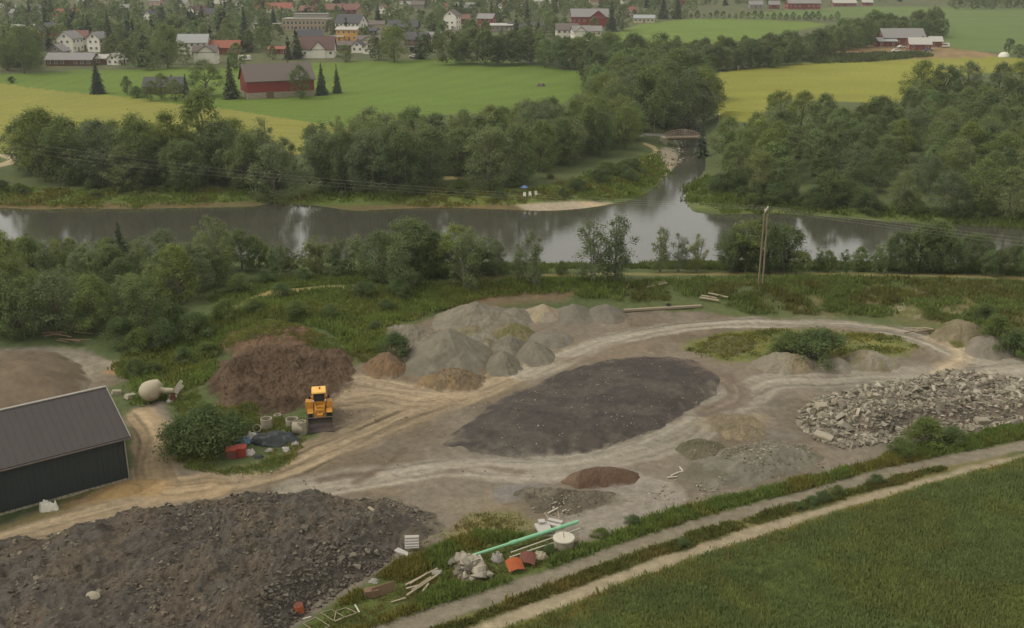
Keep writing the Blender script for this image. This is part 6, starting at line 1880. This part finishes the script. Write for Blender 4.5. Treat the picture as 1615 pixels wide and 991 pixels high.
def tufts(name, label, polys, dens, h, blades, colour, seed, spread=.16, width=.05, patch=.5, avoid=(), colour2=None, hgt=height, lean=.5, maxn=60000, var=.28, edge_w=1.0):
    rg = np.random.default_rng(seed)
    X = []
    for poly in polys:
        P = ground_poly(poly)
        area = (P[:, 0].max() - P[:, 0].min()) * (P[:, 1].max() - P[:, 1].min())
        n = min(int(area * dens), 700000)
        p = np.stack([rg.uniform(P[:, 0].min(), P[:, 0].max(), n), rg.uniform(P[:, 1].min(), P[:, 1].max(), n)], -1)
        d = sdf(P, p[:, 0], p[:, 1], 5) + (fbm(p[:, 0], p[:, 1], 1.5, 3, seed) - .5) * edge_w
        X.append(p[d < 0])
    p = np.concatenate(X)
    for a in avoid:
        if len(p): p = p[sdf(a, p[:, 0], p[:, 1], 5) > .12]
    # thin, uneven growth
    k = fbm(p[:, 0], p[:, 1], 2.6, 3, seed + 5)
    p = p[rg.random(len(p)) < np.clip((k - .5) * 4 * patch + .75, .05, 1)]
    # only where a camera near the photo's could see it
    if len(p) > maxn: p = p[rg.permutation(len(p))[:maxn]]
    n = len(p)
    print('TUFTS', name, seed, n)
    z = hgt(p[:, 0], p[:, 1])
    hh = h * rg.uniform(.55, 1.3, n) * (0.7 + .6 * fbm(p[:, 0], p[:, 1], 3.5, 2, seed + 6))
    B = blades
    off = rg.normal(size=(n, B, 2)) * spread
    bx = p[:, None, 0] + off[..., 0]; by = p[:, None, 1] + off[..., 1]
    bz = np.repeat(z[:, None], B, 1)
    a = rg.uniform(0, 6.28, (n, B))
    w = width * rg.uniform(.6, 1.4, (n, B))
    bh = hh[:, None] * rg.uniform(.6, 1.2, (n, B))
    lx, ly = off[..., 0] / spread * lean * .5 * bh * .5 + rg.normal(size=(n, B)) * .15 * bh, off[..., 1] / spread * lean * .5 * bh * .5 + rg.normal(size=(n, B)) * .15 * bh
    v = np.zeros((n, B, 4, 3))
    v[..., 0, :] = np.stack([bx - np.cos(a) * w * .6, by - np.sin(a) * w * .6, bz - .04], -1)
    v[..., 1, :] = np.stack([bx + lx * .5 + np.cos(a) * w, by + ly * .5 + np.sin(a) * w, bz + bh * .55], -1)
    v[..., 2, :] = np.stack([bx + lx, by + ly, bz + bh], -1)
    v[..., 3, :] = np.stack([bx + lx * .45 - np.cos(a) * w, by + ly * .45 - np.sin(a) * w, bz + bh * .5], -1)
    c = np.ones((n, 3)) * np.array(colour)
    t = fbm(p[:, 0], p[:, 1], 4.0, 3, seed + 8)
    if colour2 is not None:
        kk = sstep(.45, .65, t)[:, None]
        c = c * (1 - kk) + np.array(colour2) * kk
    c = c * rg.uniform(1 - var, 1 + var, (n, 1)) * (1 + 1.8 * var * (fbm(p[:, 0], p[:, 1], 1.2, 3, seed + 9) - .5))[:, None]
    c = np.repeat(c, B * 4, 0)
    v = v.reshape(-1, 3)
    o = link(name, np_mesh(name, v, np.arange(len(v)).reshape(-1, 4), M_blades, False, c))
    return tag(o, label, 'grass', kind='stuff')


ROADS = tuple(z[1] for z in zone_world if z[0] in ('farm_road', 'field_track'))
crop_poly = [(760, 1012), (808, 992), (900, 957), (1000, 917), (1100, 881), (1212, 845), (1350, 803), (1502, 757), (1615, 727), (1760, 695), (2100, 640), (2150, 820), (2100, 1110), (700, 1110)]
tufts('crop_plants', 'dark green young crop growing in the near field', [crop_poly], 40, .34, 6, S(122, 135, 82), 201, .2, .045, .35, colour2=S(130, 136, 78), avoid=ROADS, maxn=110000, var=.14)
edge = [(760, 1015), (808, 989), (900, 954), (1000, 914), (1100, 878), (1212, 842), (1350, 799), (1502, 754), (1615, 724), (1700, 704), (1700, 712), (1615, 735), (1502, 768), (1350, 818), (1212, 866), (1100, 906), (1000, 944), (900, 984), (830, 1012)]
tufts('field_edge_grass', 'yellowish grass along the edge of the near field', [edge], 24, .2, 5, S(126, 116, 54), 202, .15, .035, .4, colour2=S(140, 120, 60), avoid=ROADS, maxn=16000)
verge_px = ZONES[[z[0] for z in ZONES].index('verge')][1]
DEBRIS = tuple(ground_poly(p) for p in ([(436, 1002), (445, 972), (500, 958), (575, 950), (650, 940), (660, 952), (580, 985), (520, 1004)], [(632, 946), (634, 920), (690, 892), (704, 902), (690, 922), (660, 944)], [(572, 946), (576, 922), (625, 912), (634, 930), (610, 950)], [(710, 918), (712, 878), (740, 870), (920, 824), (925, 842), (912, 866), (868, 884), (845, 912), (790, 915), (740, 925)], [(612, 886), (640, 850), (668, 846), (672, 872), (650, 884)], [(876, 874), (878, 858), (905, 858), (908, 874)]))
tufts('verge_grass', 'green grass and weeds on the verge between yard and road', [verge_px], 55, .40, 7, S(114, 130, 64), 203, .18, .055, .3, colour2=S(128, 122, 60), avoid=(stone_P,) + ROADS + DEBRIS, maxn=60000)
median = [(640, 1014), (700, 985), (735, 979), (808, 946), (900, 913), (1000, 876), (1100, 842), (1212, 808), (1350, 770), (1480, 737), (1502, 738), (1350, 781), (1212, 822), (1100, 857), (1000, 890), (900, 928), (808, 961), (735, 988)]
tufts('strip_grass', 'grass strip between the gravel road and the field track', [median], 90, .30, 6, S(108, 112, 58), 204, .13, .05, .5, colour2=S(132, 120, 66), avoid=ROADS, maxn=20000)
slope = [(980, 448), (1100, 440), (1250, 438), (1450, 442), (1720, 450), (1720, 580), (1590, 552), (1510, 512), (1430, 500), (1330, 497), (1180, 496), (1120, 470), (1000, 476)]
tufts('weeds', 'tall weeds on the slope below the dike path', [slope], 9, .55, 8, S(112, 126, 66), 205, .32, .10, 1.1, colour2=S(112, 112, 60), maxn=17000)
slope2 = [(225, 640), (330, 600), (345, 545), (420, 500), (520, 520), (570, 560), (620, 545), (600, 520), (690, 492), (760, 470), (870, 460), (980, 475), (980, 440), (720, 448), (560, 462), (420, 478), (300, 520), (200, 560), (180, 585), (215, 610)]
tufts('weeds', 'tall green weeds on the slope left of the gravel heaps', [slope2], 14, .55, 9, S(120, 136, 68), 206, .32, .10, .5, colour2=S(124, 130, 66), maxn=24000)
bush_foot = [(262, 690), (300, 640), (400, 645), (420, 665), (400, 690), (420, 720), (400, 735), (330, 742), (280, 725)]
tufts('weeds', 'weeds round the large bush by the red bins', [bush_foot], 14, .38, 7, S(112, 122, 62), 207, .25, .08, .6, colour2=S(128, 124, 60), maxn=5000, avoid=(ground_poly([(340, 742), (345, 700), (370, 680), (470, 675), (475, 720), (400, 750)]),))
island = [(1080, 552), (1140, 530), (1220, 520), (1330, 522), (1420, 533), (1450, 548), (1400, 562), (1300, 560), (1200, 565), (1110, 566)]
tufts('spoil_weeds', 'weeds along the right foot of the stone heap', [[(640, 868), (690, 846), (745, 812), (815, 812), (845, 836), (760, 845), (690, 862), (640, 885)]], 12, .25, 6, S(120, 122, 66), 214, .2, .06, .9, colour2=S(132, 124, 72), maxn=5000)
tufts('weeds', 'low weeds round the soil heap and the mixer drum', [[(205, 640), (262, 632), (300, 660), (330, 655), (312, 620), (325, 572), (300, 580), (240, 600)], [(340, 560), (380, 525), (440, 505), (560, 545), (610, 560), (590, 575), (540, 556), (450, 545), (370, 552)], [(272, 690), (290, 738), (372, 750), (440, 742), (470, 716), (480, 690), (430, 705), (400, 735), (330, 742)], [(380, 660), (430, 662), (475, 660), (480, 680), (440, 684), (400, 690)]], 22, .26, 7, S(116, 128, 64), 215, .2, .06, .5, colour2=S(128, 126, 66), maxn=12000)
tufts('bank_grass', 'tall grass and scrub between the dike path and the river trees', [[(330, 475), (410, 445), (600, 428), (860, 420), (860, 431), (700, 437), (560, 449), (430, 458), (370, 482)], [(385, 476), (520, 458), (700, 447), (720, 452), (560, 470), (420, 486)]], 10, .6, 8, S(106, 120, 62), 216, .3, .09, .4, maxn=9000)
tufts('island_grass', 'yellow green grass on the island between the pale tracks', [island], 10, .22, 6, S(124, 122, 58), 208, .22, .06, .9, colour2=S(102, 112, 56), maxn=6000)
dike = [(380, 455), (600, 440), (860, 424), (1000, 424), (1300, 426), (1720, 440), (1720, 436), (1300, 418), (1000, 418), (700, 424), (400, 446)]
tufts('bank_grass', 'tall grass along the outer edge of the dike path', [dike], 8, .6, 8, S(98, 112, 56), 209, .3, .09, .6, maxn=9000)
far_bank = [(-100, 290), (100, 300), (430, 302), (560, 304), (700, 298), (830, 304), (900, 285), (1000, 256), (1040, 240), (1055, 272), (1010, 310), (960, 318), (830, 320), (700, 328), (440, 320), (200, 328), (-100, 326)]
tufts('bank_grass', 'rough grass on the far river bank', [far_bank], 1.6, .6, 9, S(116, 130, 60), 210, .6, .2, .8, colour2=S(120, 118, 58), maxn=9000)
far_bank2 = [(1085, 320), (1080, 296), (1115, 280), (1200, 310), (1400, 330), (1720, 345), (1720, 368), (1500, 353), (1300, 340), (1150, 337)]
tufts('bank_grass', 'rough grass on the far river bank below the right wood', [far_bank2], 1.8, .8, 9, S(108, 122, 58), 211, .6, .2, .8, maxn=6000)
hedge_line = [(1270, 96), (1330, 88), (1450, 84), (1470, 89), (1400, 96), (1290, 101)]
tufts('rough_grass', 'rough growth at the upper edge of the right hay field', [hedge_line], .5, 1.5, 12, S(94, 104, 62), 212, 1.2, .4, .6, maxn=2500)

# ------------------------------------------------------------------ broken concrete and stones
M_chunk = mat('broken_concrete', S(148, 140, 123), 0.92, .16, 1.5, .35, 7, vary=.5)
M_stone = mat('field_stone', S(114, 106, 91), 0.92, .18, 2, .35, 7, vary=.34)


def hull(seed, aspect):
    rg = np.random.default_rng(seed)
    bm = bmesh.new()
    for _ in range(13):
        p = rg.uniform(-1, 1, 3)
        p = np.sign(p) * np.abs(p) ** .5
        bm.verts.new(p * np.array(aspect) * .5)
    bmesh.ops.convex_hull(bm, input=bm.verts)
    bmesh.ops.delete(bm, geom=[v for v in bm.verts if not v.link_faces], context='VERTS')
    bmesh.ops.bevel(bm, geom=bm.edges, offset=.035, segments=1, affect='EDGES', clamp_overlap=True)
    bmesh.ops.triangulate(bm, faces=bm.faces)
    return bm


def hull_mesh(name, seed, aspect, m):
    bm = hull(seed, aspect); me = bpy.data.meshes.new(name); bm.to_mesh(me); bm.free(); me.materials.append(m)
    return me


CH = [hull_mesh('concrete_chunk', 900 + i, a, M_chunk) for i, a in enumerate([(1, .7, .3), (1, .8, .45), (1, .5, .4), (1, .9, .25), (1, .6, .6), (1, .35, .3), (1, .75, .5), (1, .85, .35)])]
ST_ = [hull_mesh('stone', 950 + i, a, M_stone) for i, a in enumerate([(1, .7, .4), (1, .8, .6), (1, .6, .5), (1, .75, .3), (1, .9, .7)])]


def tri_arrays(me):
    co = np.zeros(len(me.vertices) * 3, np.float32); me.vertices.foreach_get('co', co)
    f = np.array([tuple(p.vertices) for p in me.polygons], np.int32)
    return co.reshape(-1, 3), f


def rand_rot(n, rg, tilt):
    a = rg.uniform(0, 6.28, n); b_ = rg.normal(size=n) * tilt; c = rg.normal(size=n) * tilt
    return a, b_, c


def scatter(poly, n, smin, smax, power, seed, name, label, cat, group, protos, stuff_m=None, stuff_n=0, stuff_s=(.12, .35), stuff_name='rubble', stuff_label='', base=None, clump=0.0, tilt=.5, edge=None):
    rg = np.random.default_rng(seed)
    P = ground_poly(poly)

    def pick(n):
        out = np.zeros((0, 2))
        while len(out) < n:
            p = np.stack([rg.uniform(P[:, 0].min(), P[:, 0].max(), n * 3), rg.uniform(P[:, 1].min(), P[:, 1].max(), n * 3)], -1)
            ok = sdf(P, p[:, 0], p[:, 1], 3) < 0
            if clump:
                ok &= rg.random(len(p)) < sstep(.5 - clump * .25, .5 + clump * .25, fbm(p[:, 0], p[:, 1], 4.0, 3, seed + 1)) + .08
            out = np.concatenate([out, p[ok]])
        return out[:n]
    p = pick(n)
    z = height(p[:, 0], p[:, 1])
    a, b_, c = rand_rot(n, rg, tilt)
    s = smin + (smax - smin) * rg.random(n) ** power
    for i in range(n):
        o = link(name, protos[int(rg.integers(len(protos)))], None, (p[i, 0], p[i, 1], z[i] + s[i] * .12), (b_[i], c[i], a[i]))
        o.scale = (s[i],) * 3
        tag(o, label, cat, group)
    if stuff_n:
        p = pick(stuff_n); z = height(p[:, 0], p[:, 1])
        V, F, C_ = [], [], []; nb = 0
        arr = [tri_arrays(m) for m in protos]
        for i in range(stuff_n):
            v, f = arr[int(rg.integers(len(arr)))]
            s_ = stuff_s[0] + (stuff_s[1] - stuff_s[0]) * rg.random() ** 2
            m = (Matrix.Rotation(rg.uniform(0, 6.28), 3, 'Z') @ Matrix.Rotation(rg.normal() * tilt, 3, 'X'))
            V.append((v * s_) @ np.array(m).T + np.array([p[i, 0], p[i, 1], z[i] + s_ * .1])); F.append(f + nb); nb += len(v)
            C_.append(np.ones((len(v), 3)) * np.array(stuff_m) * rg.uniform(.55, 1.45) * np.array([1, rg.uniform(.95, 1.02), rg.uniform(.88, 1.02)]))
        o = link(stuff_name, np_mesh(stuff_name, np.concatenate(V), np.concatenate(F), M_rub, False, np.concatenate(C_)))
        tag(o, stuff_label, 'rubble', kind='stuff')


M_rub = albedo_mat('rubble_mat', 3, .2, 12, .15, .3, 10)
rub_poly = [(1256, 656), (1280, 630), (1345, 616), (1400, 606), (1460, 598), (1520, 590), (1580, 592), (1640, 602), (1660, 640), (1630, 664), (1560, 676), (1480, 686), (1400, 698), (1330, 708), (1290, 696), (1262, 678)]
scatter(rub_poly, 260, .4, 1.35, 1.9, 301, 'concrete_chunk', 'broken concrete chunk in the long rubble heap at the right', 'concrete chunk', 'concrete chunks of the rubble heap', CH, S(134, 127, 112), 6000, (.18, .8), 'rubble', 'small broken concrete between the chunks of the rubble heap', tilt=.8)
stone_poly = [(-60, 890), (0, 872), (60, 856), (140, 826), (240, 812), (330, 796), (420, 788), (500, 786), (580, 796), (650, 796), (695, 812), (700, 832), (655, 856), (605, 895), (555, 925), (495, 968), (430, 1030), (300, 1060), (-60, 1060)]
scatter(stone_poly, 70, .28, .75, 2.2, 302, 'stone', 'grey stone lying on the huge dark stone heap', 'stone', 'stones on the dark stone heap', ST_, S(104, 96, 82), 3200, (.08, .34), 'stones', 'countless small stones strewn over the dark stone heap', clump=1.3, tilt=.5)
front = [(395, 990), (470, 930), (500, 890), (600, 880), (655, 855), (640, 872), (590, 905), (540, 930), (490, 972), (430, 1010)]
scatter(front, 30, .25, .6, 1.6, 303, 'stone', 'dark grey stone at the right foot of the stone heap', 'stone', 'stones at the right foot of the dark heap', ST_, S(92, 86, 78), 1600, (.1, .4), 'stones', 'dark stones rolled to the right foot of the stone heap', tilt=.5)
ridge = [(0, 868), (60, 852), (140, 822), (240, 806), (330, 790), (450, 780), (560, 790), (640, 800), (690, 815), (650, 830), (560, 820), (440, 800), (330, 815), (240, 830), (150, 850), (60, 880)]
scatter(ridge, 30, .35, .85, 1.8, 304, 'stone', 'flat slab stone along the top edge of the dark stone heap', 'stone', 'slabs along the top edge of the dark heap', [CH[0], CH[3], ST_[3]], S(102, 95, 82), 1900, (.12, .45), 'stones', 'flat stones along the top edge of the stone heap', tilt=.35)
tufts('verge_grass', 'thin low grass among the debris on the verge', [[(436, 1002), (445, 972), (580, 930), (640, 884), (712, 870), (840, 850), (920, 846), (912, 870), (700, 950), (520, 1006)]], 26, .16, 5, S(116, 118, 62), 213, .14, .04, .8, colour2=S(130, 118, 70), avoid=(stone_P,) + ROADS, maxn=9000)
# stacked blocks beside the green pipe
blk = [(712, 890), (728, 882), (760, 894), (774, 906), (752, 918), (724, 914)]
scatter(blk, 30, .6, 1.35, 1.2, 305, 'concrete_chunk', 'grey concrete chunk in the small heap at the left end of the green pipe', 'concrete chunk', 'chunks at the left end of the green pipe', [CH[1], CH[4], CH[6]], S(118, 109, 95), 120, (.2, .5), 'rubble', 'small rubble at the left end of the green pipe', tilt=.4)
for (px, py, s, rz, lab) in ((1297, 652, 1.7, .4, 'large pale concrete block at the left end of the rubble heap'), (1298, 694, 1.7, -.6, 'long pale concrete slab fallen in front of the rubble heap'), (1548, 668, 1.5, .3, 'large pale slab at the lower right of the rubble heap')):
    q = G1(px, py)
    o = MB().box((0, 0, 0), (1, .5, .3)).build('concrete_block', M_concrete, None, bevel=.05)
    o.location = (q[0], q[1], float(height(q[0], q[1])[0]) + .3); o.scale = (s, s, s); o.rotation_euler = (.2, .15, rz)
    tag(o, lab, 'concrete block')
yard_px = [(250, 780), (480, 720), (560, 600), (640, 600), (900, 560), (1100, 510), (1330, 510), (1560, 570), (1560, 590), (1250, 620), (1150, 700), (1060, 790), (930, 845), (800, 826), (700, 780), (400, 770)]
scatter(yard_px, 1, .2, .3, 1, 306, 'stone', 'single loose stone on the bare yard beside the tracks', 'stone', None, ST_, S(140, 132, 118), 1500, (.05, .22), 'gravel', 'loose gravel and small stones on the bare yard', clump=.8)
mound_px = [(1080, 750), (1110, 715), (1200, 700), (1300, 705), (1310, 735), (1200, 765), (1120, 785), (1060, 795), (960, 800), (880, 815), (830, 800), (830, 780), (900, 785), (1000, 790)]
scatter(mound_px, 1, .3, .4, 1, 307, 'stone', 'single grey stone on the mound before the road verge', 'stone', None, ST_, S(136, 128, 112), 800, (.06, .3), 'gravel', 'stones and clods on the mound before the road verge', clump=.6)
creek = [(1068, 240), (1070, 222), (1098, 222), (1104, 240), (1100, 250)]
q3 = [(1060, 262), (1052, 235), (1066, 225), (1074, 240), (1068, 262)]
q3 = [(1056, 262), (1058, 235), (1068, 214), (1096, 214), (1104, 240), (1084, 248), (1070, 262)]
scatter(q3, 26, .5, 1.3, 1.5, 308, 'stone', 'pale stone at the stream edge below the footbridge', 'stone', 'stones in the side stream', ST_, S(156, 149, 134), 260, (.2, .8), 'stones', 'pale stones along the side stream', tilt=.4)

# ------------------------------------------------------------------ damp summer air
zlo, zhi = -10.0, 62.0
hm_ = MB().box((0, 1600, (zlo + zhi) / 2), (9600, 7000, zhi - zlo)).mesh('haze', bpy.data.materials.new('haze_air'))
m = hm_.materials[0]
m.use_nodes = True
m.node_tree.nodes.remove(m.node_tree.nodes['Principled BSDF'])
pv = m.node_tree.nodes.new('ShaderNodeVolumePrincipled')
pv.inputs['Color'].default_value = (0.88, 0.91, 0.90, 1)
pv.inputs['Density'].default_value = 0.00014
m.node_tree.links.new(pv.outputs[0], m.node_tree.nodes['Material Output'].inputs['Volume'])
tag(link('haze', hm_), 'thin grey summer haze over the whole valley', 'haze', kind='stuff')
